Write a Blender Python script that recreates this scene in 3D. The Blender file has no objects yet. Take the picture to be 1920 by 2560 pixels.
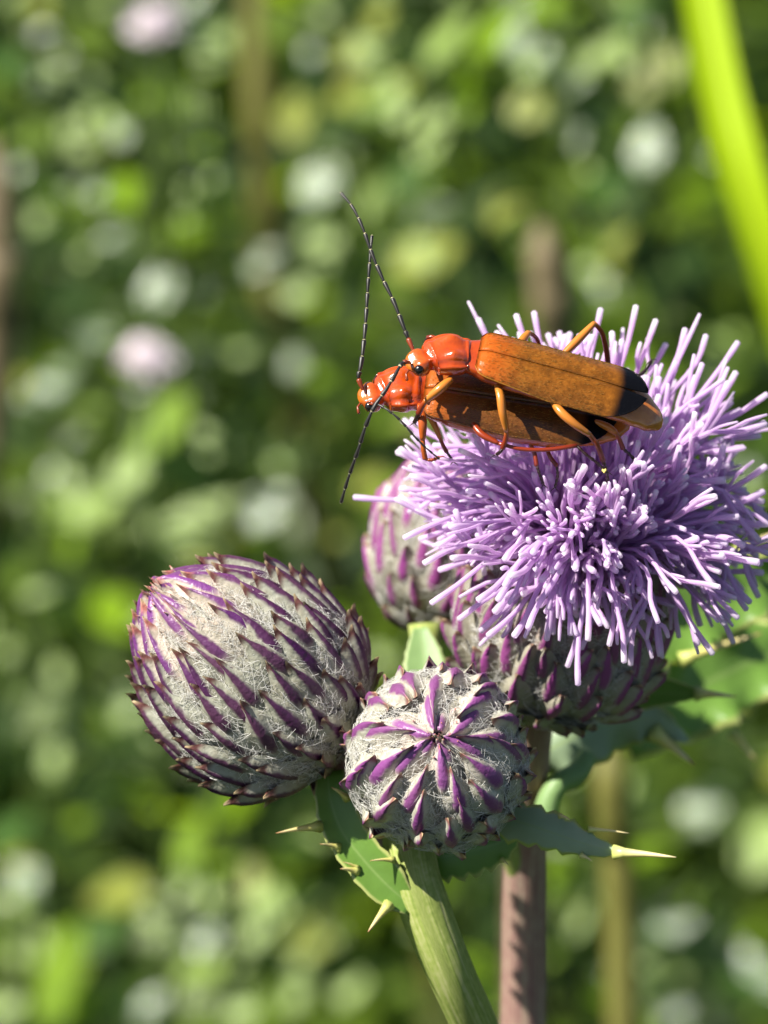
import bpy, math, random
from mathutils import Vector, Matrix
V = Vector
SC = bpy.context.scene
COL = SC.collection
R_ = random.Random(7)
MM = 0.001

# ------------------------------------------------------------------ camera
PITCH = math.radians(28)
DIST = 130.0                      # mm, camera to the reference plane through the beetles
WIDE = 29.0                       # mm across the picture at that plane
FOC = V((0, 0, 0.62))             # world point of the picture centre on that plane
CX = V((1, 0, 0))
CU = V((0, math.sin(PITCH), math.cos(PITCH)))
CB = V((0, -math.cos(PITCH), math.sin(PITCH)))      # towards the camera
CAM = FOC + CB * DIST * MM
K = WIDE / 1920.0

def P(px, py, d=0.0):
    """photo pixel (1920 x 2560) -> world point, d mm nearer the camera than the reference plane"""
    f = (DIST - d) / DIST
    return FOC + (CX * ((px - 960) * K * f) + CU * ((1280 - py) * K * f) + CB * d) * MM

def PD(px, py, dist):
    """the same with the distance from the camera along the view axis in metres"""
    return P(px, py, DIST - dist * 1000)

def C(x, y, z):
    return (CX * x + CU * y + CB * z).normalized()

cam = bpy.data.cameras.new('camera')
cam.sensor_fit = 'VERTICAL'
cam.sensor_height = 36.0
cam.lens = 36.0 * DIST / (WIDE * 4 / 3)
cam.clip_start = 0.005
cam.clip_end = 500.0
cam.dof.use_dof = True
cam.dof.focus_distance = (DIST - 2.2) * MM
cam.dof.aperture_fstop = cam.lens / 2.05
cam.dof.aperture_blades = 0
camo = bpy.data.objects.new('camera', cam)
COL.objects.link(camo)
camo.matrix_world = Matrix((( CX.x, CU.x, CB.x, CAM.x), (CX.y, CU.y, CB.y, CAM.y), (CX.z, CU.z, CB.z, CAM.z), (0, 0, 0, 1)))
SC.camera = camo

# ------------------------------------------------------------------ light
SUN = C(-0.58, 0.62, 0.53)                          # direction towards the sun
w = bpy.data.worlds.new('World')
SC.world = w
w.use_nodes = True
nt = w.node_tree
sky = nt.nodes.new('ShaderNodeTexSky')
sky.sky_type = 'NISHITA'
sky.sun_disc = False
sky.sun_elevation = math.asin(SUN.z)
sky.sun_rotation = math.atan2(SUN.x, SUN.y)
nt.links.new(sky.outputs[0], nt.nodes['Background'].inputs[0])
nt.nodes['Background'].inputs[1].default_value = 0.05
sun = bpy.data.lights.new('sun', 'SUN')
sun.energy = 5.0
sun.angle = math.radians(0.5)
sun.color = (1.0, 0.95, 0.86)
suno = bpy.data.objects.new('sun', sun)
COL.objects.link(suno)
suno.rotation_euler = SUN.to_track_quat('Z', 'Y').to_euler()
suno.location = (0, 0, 3)

vs = SC.view_settings
vs.view_transform = 'Standard'
vs.look = 'None'
vs.exposure = 1.12
vs.gamma = 1.0
vs.use_curve_mapping = False
SC.render.engine = 'CYCLES'
SC.render.resolution_x, SC.render.resolution_y = 768, 1024
SC.cycles.use_denoising = True
SC.cycles.max_bounces = 8
SC.cycles.transparent_max_bounces = 8
SC.cycles.caustics_reflective = False
SC.cycles.caustics_refractive = False

# ------------------------------------------------------------------ materials
class NT:
    """tiny helper for node materials"""
    def __init__(s, name):
        s.m = bpy.data.materials.new(name)
        s.m.use_nodes = True
        s.t = s.m.node_tree
        s.b = s.t.nodes['Principled BSDF']
        s.out = s.t.nodes['Material Output']
    def n(s, typ, **kw):
        x = s.t.nodes.new(typ)
        for k, v in kw.items():
            setattr(x, k, v)
        return x
    def l(s, a, b):
        s.t.links.new(a, b)
    def set(s, sock, val):
        if isinstance(val, bpy.types.NodeSocket):
            s.l(val, sock)
        elif isinstance(val, tuple) and len(val) == 3 and sock.type == 'RGBA':
            sock.default_value = (*val, 1)
        else:
            sock.default_value = val
    def attr(s, name):
        return s.n('ShaderNodeAttribute', attribute_name=name).outputs['Fac']
    def ramp(s, fac, stops, interp='LINEAR'):
        r = s.n('ShaderNodeValToRGB')
        r.color_ramp.interpolation = interp
        e = r.color_ramp.elements
        while len(e) < len(stops):
            e.new(0.5)
        for el, (p, c) in zip(e, stops):
            el.position = p
            el.color = (*c, 1) if len(c) == 3 else c
        s.set(r.inputs[0], fac)
        return r.outputs[0]
    def mix(s, fac, a, b, mode='MIX'):
        x = s.n('ShaderNodeMix', data_type='RGBA', blend_type=mode)
        s.set(x.inputs[0], fac); s.set(x.inputs[6], a); s.set(x.inputs[7], b)
        return x.outputs[2]
    def math(s, op, a, b=0.0, clamp=False):
        x = s.n('ShaderNodeMath', operation=op, use_clamp=clamp)
        s.set(x.inputs[0], a); s.set(x.inputs[1], b)
        return x.outputs[0]
    def map(s, v, a, b, c=0.0, d=1.0):
        x = s.n('ShaderNodeMapRange', interpolation_type='SMOOTHSTEP')
        s.set(x.inputs[0], v)
        for i, q in enumerate((a, b, c, d)):
            x.inputs[i + 1].default_value = q
        return x.outputs[0]
    def noise(s, scale, detail=3.0, rough=0.55):
        tc = s.n('ShaderNodeTexCoord')
        x = s.n('ShaderNodeTexNoise')
        s.l(tc.outputs['Object'], x.inputs['Vector'])
        x.inputs['Scale'].default_value = scale
        x.inputs['Detail'].default_value = detail
        x.inputs['Roughness'].default_value = rough
        return x.outputs['Fac']
    def rnd(s):
        return s.n('ShaderNodeObjectInfo').outputs['Random']
    def bump(s, h, dist, strength=1.0):
        x = s.n('ShaderNodeBump')
        x.inputs['Strength'].default_value = strength
        x.inputs['Distance'].default_value = dist
        s.l(h, x.inputs['Height'])
        s.l(x.outputs[0], s.b.inputs['Normal'])
    def fin(s, col, rough=0.5, spec=0.5, transl=0.0, tcol=None, coat=0.0, sheen=0.0):
        s.set(s.b.inputs['Base Color'], col)
        s.set(s.b.inputs['Roughness'], rough)
        s.b.inputs['Specular IOR Level'].default_value = spec
        s.b.inputs['Coat Weight'].default_value = coat
        s.b.inputs['Coat Roughness'].default_value = 0.08
        if sheen:
            s.b.inputs['Sheen Weight'].default_value = sheen
            s.b.inputs['Sheen Roughness'].default_value = 0.4
        if transl:
            tr = s.n('ShaderNodeBsdfTranslucent')
            s.set(tr.inputs[0], tcol if tcol is not None else col)
            mx = s.n('ShaderNodeMixShader')
            s.set(mx.inputs[0], transl)
            s.l(s.b.outputs[0], mx.inputs[1]); s.l(tr.outputs[0], mx.inputs[2])
            s.l(mx.outputs[0], s.out.inputs[0])
        return s.m

M = {}
# florets: lilac tubes, plum at the root, pale at the blunt tip
a = NT('floret')
t = a.attr('v')
c = a.ramp(t, [(0.0, (0.30, 0.08, 0.20)), (0.20, (0.48, 0.23, 0.46)), (0.34, (0.78, 0.55, 0.82)), (0.86, (0.86, 0.65, 0.88)), (0.97, (0.94, 0.87, 0.94))])
c = a.mix(a.math('MULTIPLY', a.rnd(), 0.55), c, (0.78, 0.60, 0.88))
M['floret'] = a.fin(c, 0.5, 0.3, 0.6, coat=0.0, sheen=0.15)

# bract: u across (0 at the keel, 1 at the edge), v along, g = 0 lower rows .. 1 inner rows
def bract_mat(name, keel, keel_in, edge, edge_in, low, tip):
    a = NT(name)
    u, v, g = a.attr('u'), a.attr('v'), a.attr('g')
    nz = a.noise(2600, 3)
    e = a.mix(a.map(g, 0.62, 0.9), edge, edge_in)
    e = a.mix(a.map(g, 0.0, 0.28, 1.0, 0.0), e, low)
    e = a.mix(a.map(nz, 0.45, 0.65, 0.0, 0.55), e, (0.24, 0.22, 0.16))
    k = a.mix(a.map(g, 0.65, 0.92), keel, keel_in)
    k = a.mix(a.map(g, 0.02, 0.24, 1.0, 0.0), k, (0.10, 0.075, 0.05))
    k = a.mix(a.math('MULTIPLY', a.rnd(), 0.45), k, (0.15, 0.07, 0.10))
    uu = a.math('ADD', u, a.math('MULTIPLY', a.math('SUBTRACT', nz, 0.5), 0.35))
    ku = a.map(uu, 0.16, 0.36, 1.0, 0.0)
    kv = a.math('MULTIPLY', a.map(v, 0.02, 0.22), 1.0)
    col = a.mix(a.math('MULTIPLY', ku, kv), e, k)
    col = a.mix(a.map(v, 0.72, 0.85), col, a.mix(a.map(g, 0.7, 0.92), tip, (0.46, 0.17, 0.14)))
    col = a.mix(a.map(v, 0.88, 1.0), col, (0.55, 0.42, 0.24))
    a.bump(nz, 0.0001, 0.8)
    return a.fin(col, 0.40, 0.45, 0.06)
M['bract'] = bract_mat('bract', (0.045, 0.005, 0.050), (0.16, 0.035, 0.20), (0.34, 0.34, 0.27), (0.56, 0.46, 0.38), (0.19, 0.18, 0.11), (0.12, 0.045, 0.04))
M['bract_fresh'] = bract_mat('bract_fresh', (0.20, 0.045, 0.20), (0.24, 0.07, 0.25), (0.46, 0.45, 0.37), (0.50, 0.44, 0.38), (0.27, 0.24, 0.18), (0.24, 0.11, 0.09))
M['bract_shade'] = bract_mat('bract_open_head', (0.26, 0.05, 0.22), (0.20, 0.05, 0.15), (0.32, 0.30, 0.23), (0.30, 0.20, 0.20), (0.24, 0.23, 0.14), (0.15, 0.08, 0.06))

a = NT('bud_core')
c = a.ramp(a.noise(1200, 4), [(0.3, (0.20, 0.19, 0.14)), (0.7, (0.42, 0.40, 0.34))])
M['core'] = a.fin(c, 0.8, 0.2)
a = NT('wool')
M['wool'] = a.fin((0.78, 0.77, 0.73), 0.8, 0.2, 0.25)

def leaf_mat(name, top, vein, edge, rough=0.34, transl=0.30, tcol=(0.25, 0.42, 0.04), scale=700):
    a = NT(name)
    u, v = a.attr('u'), a.attr('v')
    nz = a.noise(scale, 4)
    c = a.mix(nz, top, tuple(min(1, x * 1.8) for x in top))
    c = a.mix(a.map(u, 0.0, 0.10, 0.55, 0.0), c, vein)
    c = a.mix(a.map(u, 0.80, 0.95), c, edge)
    a.bump(nz, 0.0001, 0.5)
    return a.fin(c, rough, 0.5, transl, a.mix(a.map(u, 0.80, 0.95), tcol, edge))
M['leaf'] = leaf_mat('thistle_leaf', (0.11, 0.205, 0.035), (0.28, 0.40, 0.12), (0.50, 0.54, 0.18))
M['leaf_grey'] = leaf_mat('thistle_leaf_grey', (0.20, 0.27, 0.16), (0.30, 0.40, 0.16), (0.42, 0.50, 0.12), 0.45, 0.22)
M['leaf_pale'] = leaf_mat('thistle_leaf_pale', (0.17, 0.27, 0.10), (0.34, 0.42, 0.18), (0.40, 0.48, 0.2), 0.5, 0.3)
a = NT('spine')
c = a.ramp(a.attr('v'), [(0.0, (0.46, 0.52, 0.14)), (0.35, (0.70, 0.62, 0.20)), (0.8, (0.78, 0.66, 0.34)), (1.0, (0.46, 0.20, 0.09))])
M['spine'] = a.fin(c, 0.35, 0.5, 0.15)
a = NT('spine_pale')
c = a.ramp(a.attr('v'), [(0.0, (0.55, 0.60, 0.16)), (0.3, (0.80, 0.72, 0.30)), (1.0, (0.85, 0.70, 0.40))])
M['spine_pale'] = a.fin(c, 0.35, 0.5, 0.2)

def stem_mat(name, stops):
    a = NT(name)
    u = a.math('MULTIPLY', a.attr('u'), 6.28318)
    cb_ = a.n('ShaderNodeCombineXYZ')
    a.l(a.math('MULTIPLY', a.math('COSINE', u), 4.0), cb_.inputs[0])
    a.l(a.math('MULTIPLY', a.math('SINE', u), 4.0), cb_.inputs[1])
    a.l(a.math('MULTIPLY', a.attr('v'), 60.0), cb_.inputs[2])
    x = a.n('ShaderNodeTexNoise')
    a.l(cb_.outputs[0], x.inputs['Vector'])
    x.inputs['Scale'].default_value = 1.0
    x.inputs['Detail'].default_value = 6
    mp = a.n('ShaderNodeMapping')
    mp.inputs['Scale'].default_value = (2.2, 2.2, 0.10)
    a.l(cb_.outputs[0], mp.inputs[0])
    y = a.n('ShaderNodeTexNoise')
    a.l(mp.outputs[0], y.inputs['Vector'])
    y.inputs['Scale'].default_value = 1.0
    y.inputs['Detail'].default_value = 4
    h = a.math('ADD', a.math('MULTIPLY', x.outputs['Fac'], 0.35), a.math('MULTIPLY', y.outputs['Fac'], 0.65))
    c = a.ramp(h, stops)
    a.bump(y.outputs['Fac'], 0.00006, 0.5)
    return a.fin(c, 0.55, 0.3, 0.05)
M['stem_green'] = stem_mat('stem_green', [(0.36, (0.17, 0.23, 0.045)), (0.5, (0.28, 0.34, 0.08)), (0.64, (0.42, 0.43, 0.18))])
M['stem_pink'] = stem_mat('stem_pink', [(0.36, (0.22, 0.11, 0.105)), (0.5, (0.28, 0.18, 0.14)), (0.64, (0.36, 0.28, 0.21))])
M['stem_tan'] = stem_mat('stem_tan', [(0.3, (0.11, 0.085, 0.045)), (0.7, (0.24, 0.19, 0.10))])
M['stem_weed'] = stem_mat('stem_weed', [(0.3, (0.030, 0.055, 0.010)), (0.7, (0.075, 0.12, 0.022))])
M['stem_olive'] = stem_mat('stem_olive', [(0.3, (0.08, 0.08, 0.018)), (0.7, (0.19, 0.18, 0.04))])

# beetle cuticle: k = 0 head .. thorax .. 1 abdomen
a = NT('beetle_cuticle')
nz = a.noise(1500, 3)
c = a.ramp(a.attr('k'), [(0.0, (0.56, 0.15, 0.012)), (0.20, (0.46, 0.050, 0.005)), (0.33, (0.50, 0.070, 0.005)), (0.55, (0.42, 0.055, 0.006)), (0.70, (0.50, 0.12, 0.012)), (1.0, (0.55, 0.20, 0.03))])
c = a.mix(a.map(nz, 0.35, 0.7, 0.0, 0.6), c, (0.26, 0.025, 0.004))
a.bump(a.math('ADD', nz, a.math('MULTIPLY', a.noise(5500, 2), 0.25)), 0.00009, 0.6)
M['cuticle'] = a.fin(c, 0.22, 0.5, 0.0, coat=0.8)

def elytra_mat(name, base, base2, front, gold):
    a = NT(name)
    s, u = a.attr('v'), a.attr('u')
    nz = a.noise(2200, 5, 0.7)
    fine = a.noise(11000, 2, 0.6)
    c = a.mix(a.map(nz, 0.35, 0.65), base, base2)
    c = a.mix(a.map(s, 0.02, 0.30, 1.0, 0.0), c, front)
    gz = a.math('MULTIPLY', a.map(fine, 0.50, 0.75), a.map(nz, 0.42, 0.66, 0.0, 0.32))
    c = a.mix(gz, c, gold)
    c = a.mix(a.map(u, 0.90, 0.985, 0.0, 0.7), c, gold)
    sn = a.math('ADD', s, a.math('MULTIPLY', a.math('SUBTRACT', nz, 0.5), 0.05))
    sn = a.math('ADD', sn, a.math('MULTIPLY', u, 0.02))
    blk = a.map(sn, 0.80, 0.87)
    c = a.mix(blk, c, (0.003, 0.003, 0.004))
    a.bump(a.math('ADD', fine, a.math('MULTIPLY', nz, 1.5)), 0.00002, 0.6)
    m_ = a.fin(c, a.map(nz, 0.3, 0.7, 0.28, 0.38), 0.32, 0.0, coat=0.12)
    a.l(a.math('SUBTRACT', 0.32, a.math('MULTIPLY', blk, 0.24)), a.b.inputs['Specular IOR Level'])
    return m_
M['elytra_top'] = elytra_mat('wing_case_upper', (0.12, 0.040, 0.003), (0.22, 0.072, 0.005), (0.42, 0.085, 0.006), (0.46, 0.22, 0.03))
M['elytra_shaded'] = elytra_mat('wing_case_shaded', (0.075, 0.026, 0.005), (0.15, 0.05, 0.008), (0.36, 0.085, 0.010), (0.30, 0.13, 0.03))  # lower beetle: shade of the upper one put into darker browns
a = NT('beetle_hair')
M['hair'] = a.fin((0.55, 0.30, 0.07), 0.4, 0.5, 0.3)
a = NT('beetle_wing_tip')
M['wingtip'] = a.fin(a.ramp(a.noise(2500, 3), [(0.3, (0.34, 0.14, 0.022)), (0.7, (0.50, 0.24, 0.05))]), 0.4, 0.5, 0.2)
a = NT('beetle_leg')     # v along the whole leg: orange femur, darker tibia, black foot
c = a.ramp(a.attr('v'), [(0.0, (0.52, 0.17, 0.02)), (0.38, (0.56, 0.19, 0.028)), (0.50, (0.30, 0.045, 0.010)), (0.72, (0.16, 0.018, 0.008)), (0.85, (0.02, 0.008, 0.007))])
M['leg'] = a.fin(c, 0.28, 0.5, 0.05, coat=0.3)
a = NT('beetle_leg_red')
c = a.ramp(a.attr('v'), [(0.0, (0.26, 0.035, 0.008)), (0.4, (0.24, 0.03, 0.007)), (0.7, (0.20, 0.022, 0.006)), (0.82, (0.02, 0.008, 0.007))])
M['leg_red'] = a.fin(c, 0.28, 0.5, 0.05, coat=0.3)
a = NT('beetle_leg_orange')
c = a.ramp(a.attr('v'), [(0.0, (0.42, 0.07, 0.012)), (0.5, (0.48, 0.11, 0.016)), (1.0, (0.30, 0.045, 0.012))])
M['leg_orange'] = a.fin(c, 0.28, 0.5, 0.05, coat=0.3)
a = NT('beetle_eye')
M['eye'] = a.fin((0.006, 0.005, 0.005), 0.22, 0.6)
a = NT('antenna_segment')
c = a.ramp(a.attr('v'), [(0.0, (0.010, 0.008, 0.007)), (0.86, (0.014, 0.011, 0.009)), (0.92, (0.62, 0.55, 0.32))])
M['antenna'] = a.fin(c, 0.42, 0.5, 0, sheen=0.1)
a = NT('antenna_base')
M['antenna_base'] = a.fin((0.20, 0.035, 0.012), 0.3, 0.5)
a = NT('pollen')
M['pollen'] = a.fin((0.85, 0.72, 0.20), 0.6, 0.3, 0.2)

# ------------------------------------------------------------------ mesh helpers
WORLD = {}
def empty(name, loc, label=None, cat=None, group=None):
    o = bpy.data.objects.new(name, None)
    COL.objects.link(o)
    o.empty_display_size = 0.004
    o.location = loc
    WORLD[o.name] = V(loc)
    tag(o, label, cat, group)
    return o

def tag(o, label=None, cat=None, group=None, kind=None):
    if label: o['label'] = label
    if cat: o['category'] = cat
    if group: o['group'] = group
    if kind: o['kind'] = kind
    return o

class MB:
    """collects world-space verts, faces and float attributes for one mesh"""
    def __init__(s):
        s.v, s.f, s.a = [], [], {}
    def add(s, verts, faces, **attrs):
        o = len(s.v)
        s.v.extend(verts)
        s.f.extend([tuple(i + o for i in f) for f in faces])
        for k in set(s.a) | set(attrs):
            lst = s.a.setdefault(k, [])
            lst.extend([0.0] * (o - len(lst)))
            lst.extend(attrs.get(k, [0.0] * len(verts)))
    def build(s, name, mat, parent=None, origin=None, smooth=True):
        org = V(origin) if origin is not None else V(s.v[0])
        me = bpy.data.meshes.new(name)
        me.from_pydata([tuple(p - org) for p in s.v], [], s.f)
        if smooth:
            me.polygons.foreach_set('use_smooth', [True] * len(me.polygons))
        for k, lst in s.a.items():
            at = me.attributes.new(k, 'FLOAT', 'POINT')
            at.data.foreach_set('value', lst)
        me.materials.append(mat)
        me.update()
        o = bpy.data.objects.new(name, me)
        COL.objects.link(o)
        place(o, org, parent)
        return o

def place(o, org, parent):
    if parent:
        o.parent = parent
        o.location = V(org) - WORLD[parent.name]
    else:
        o.location = org
    WORLD[o.name] = V(org)

def lerp(a, b, t):
    return a + (b - a) * t

def catmull(pts, n):
    """n samples along a smooth curve through pts; tangents weighted by chord length so that uneven spacing cannot overshoot"""
    pts = [tuple(p) for p in pts]
    m = len(pts)
    dim = len(pts[0])
    h = []
    for i in range(m - 1):
        q = math.sqrt(sum((pts[i + 1][k] - pts[i][k]) ** 2 for k in range(min(dim, 3)))) if dim > 2 else 1.0
        h.append(max(q, 1e-9))
    tg = []
    for i in range(m):
        if i == 0: tg.append([(pts[1][k] - pts[0][k]) / h[0] for k in range(dim)])
        elif i == m - 1: tg.append([(pts[-1][k] - pts[-2][k]) / h[-1] for k in range(dim)])
        else:
            a_, b_ = h[i - 1], h[i]
            tg.append([((pts[i][k] - pts[i - 1][k]) / a_ * b_ + (pts[i + 1][k] - pts[i][k]) / b_ * a_) / (a_ + b_) for k in range(dim)])
    out = []
    for i in range(n):
        x = i / (n - 1) * (m - 1)
        k = min(int(x), m - 2)
        t = x - k
        t2, t3 = t * t, t * t * t
        a, b, c, d = 2 * t3 - 3 * t2 + 1, t3 - 2 * t2 + t, -2 * t3 + 3 * t2, t3 - t2
        out.append(tuple(a * pts[k][j] + b * h[k] * tg[k][j] + c * pts[k + 1][j] + d * h[k] * tg[k + 1][j] for j in range(dim)))
    return out

def frames(pts, up=None):
    """tangent, normal, side along a polyline; parallel transport unless up is given"""
    n = len(pts)
    T = []
    for i in range(n):
        d = pts[min(i + 1, n - 1)] - pts[max(i - 1, 0)]
        T.append(d.normalized())
    N = []
    if up is not None:
        for t in T:
            N.append((up - t * up.dot(t)).normalized())
    else:
        x = T[0].orthogonal().normalized()
        for t in T:
            x = (x - t * x.dot(t)).normalized()
            N.append(x)
    return [(t, nn, t.cross(nn).normalized()) for t, nn in zip(T, N)]

def tube(mb, pts, rad, sides=8, v0=0.0, v1=1.0, flat=1.0, up=None, ridges=0, ridge_h=0.0, **const):
    pts = [V(p) for p in pts]
    fr = frames(pts, up)
    n = len(pts)
    vs_, fs, av, au = [], [], [], []
    for i, (p, (t, nn, s)) in enumerate(zip(pts, fr)):
        r = rad(i / (n - 1)) if callable(rad) else rad[i]
        for k in range(sides):
            th = 2 * math.pi * k / sides
            rr = r * (1 + ridge_h * math.cos(ridges * th)) if ridges else r
            vs_.append(p + (s * math.cos(th) * rr + nn * math.sin(th) * rr * flat))
            av.append(lerp(v0, v1, i / (n - 1)))
            au.append(k / sides)
    for i in range(n - 1):
        for k in range(sides):
            k2 = (k + 1) % sides
            fs.append((i * sides + k, i * sides + k2, (i + 1) * sides + k2, (i + 1) * sides + k))
    a0 = len(vs_)
    vs_.append(pts[0].copy()); av.append(v0); au.append(0)
    vs_.append(pts[-1] + fr[-1][0] * (rad(1) if callable(rad) else rad[-1]) * 0.5); av.append(v1); au.append(0)
    for k in range(sides):
        k2 = (k + 1) % sides
        fs.append((a0, k2, k))
        fs.append((a0 + 1, (n - 1) * sides + k, (n - 1) * sides + k2))
    at = {'v': av, 'u': au}
    for key, val in const.items():
        at[key] = [val] * len(vs_)
    mb.add(vs_, fs, **at)

def pxline(pts, n):
    """pixel polyline (px, py, d) -> n world points on a smooth curve"""
    return [P(*q) for q in catmull(pts, n)]

# ------------------------------------------------------------------ ground
def vnoise(x, y):
    return (math.sin(x * 1.7 + 0.3) * math.cos(y * 2.1 - 0.7) + 0.5 * math.sin(x * 4.3 + y * 3.1) + 0.25 * math.sin(x * 9.7 - y * 8.3)) / 1.75

def ground():
    mb = MB()
    xs = [-200, -60, -20, -8, -4] + [-3 + i * 0.15 for i in range(41)] + [4, 8, 20, 60, 200]
    ys = [-200, -60, -20, -8, -3] + [-1.5 + i * 0.15 for i in range(41)] + [6, 9, 20, 60, 200]
    vv = [V((x, y, 0.02 * vnoise(x * 2, y * 2) - 0.01)) for y in ys for x in xs]
    nx = len(xs)
    ff = [(j * nx + i, j * nx + i + 1, (j + 1) * nx + i + 1, (j + 1) * nx + i) for j in range(len(ys) - 1) for i in range(nx - 1)]
    mb.add(vv, ff)
    a = NT('meadow_soil')
    c = a.ramp(a.noise(9, 6, 0.7), [(0.3, (0.012, 0.018, 0.006)), (0.55, (0.022, 0.034, 0.009)), (0.75, (0.045, 0.040, 0.020))])
    m = a.fin(c, 0.9, 0.2)
    tag(mb.build('ground', m, None, (0, 0, 0)), 'dark soil and moss of the meadow floor', None, kind='structure')
ground()

# ------------------------------------------------------------------ thistle
PLANT = empty('thistle_plant', P(1290, 2560, -9) * 1.0 + V((0.004, 0.03, 0)) , 'creeping thistle with one open lilac flower head, spiny leaves and woolly purple buds', 'thistle')
base = WORLD['thistle_plant'].copy(); base.z = -0.004
PLANT.location = base
WORLD['thistle_plant'] = base

def bud_profile(L, Rm, tm, pw0=2.2, e0=0.55, pw1=2.3, e1=0.62, r_base=0.0):
    def r(t):
        if t < tm:
            q = 1 - ((tm - t) / tm) ** pw0
            return max(r_base, Rm * max(q, 0) ** e0)
        q = 1 - ((t - tm) / (1 - tm)) ** pw1
        return Rm * max(q, 0) ** e1
    return r

def meridian(r, L, n=160):
    """arc-length table of the profile: list of (s, t)"""
    tab = [(0.0, 0.0)]
    s = 0.0
    for i in range(1, n + 1):
        t0, t1 = (i - 1) / n, i / n
        s += math.hypot((t1 - t0) * L, r(t1) - r(t0))
        tab.append((s, t1))
    return tab

def at_arc(tab, s):
    if s <= 0: return 0.0
    if s >= tab[-1][0]: return 1.0
    lo, hi = 0, len(tab) - 1
    while hi - lo > 1:
        m = (lo + hi) // 2
        if tab[m][0] <= s: lo = m
        else: hi = m
    a0, b0 = tab[lo], tab[hi]
    return lerp(a0[1], b0[1], (s - a0[0]) / max(1e-9, b0[0] - a0[0]))

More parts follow.
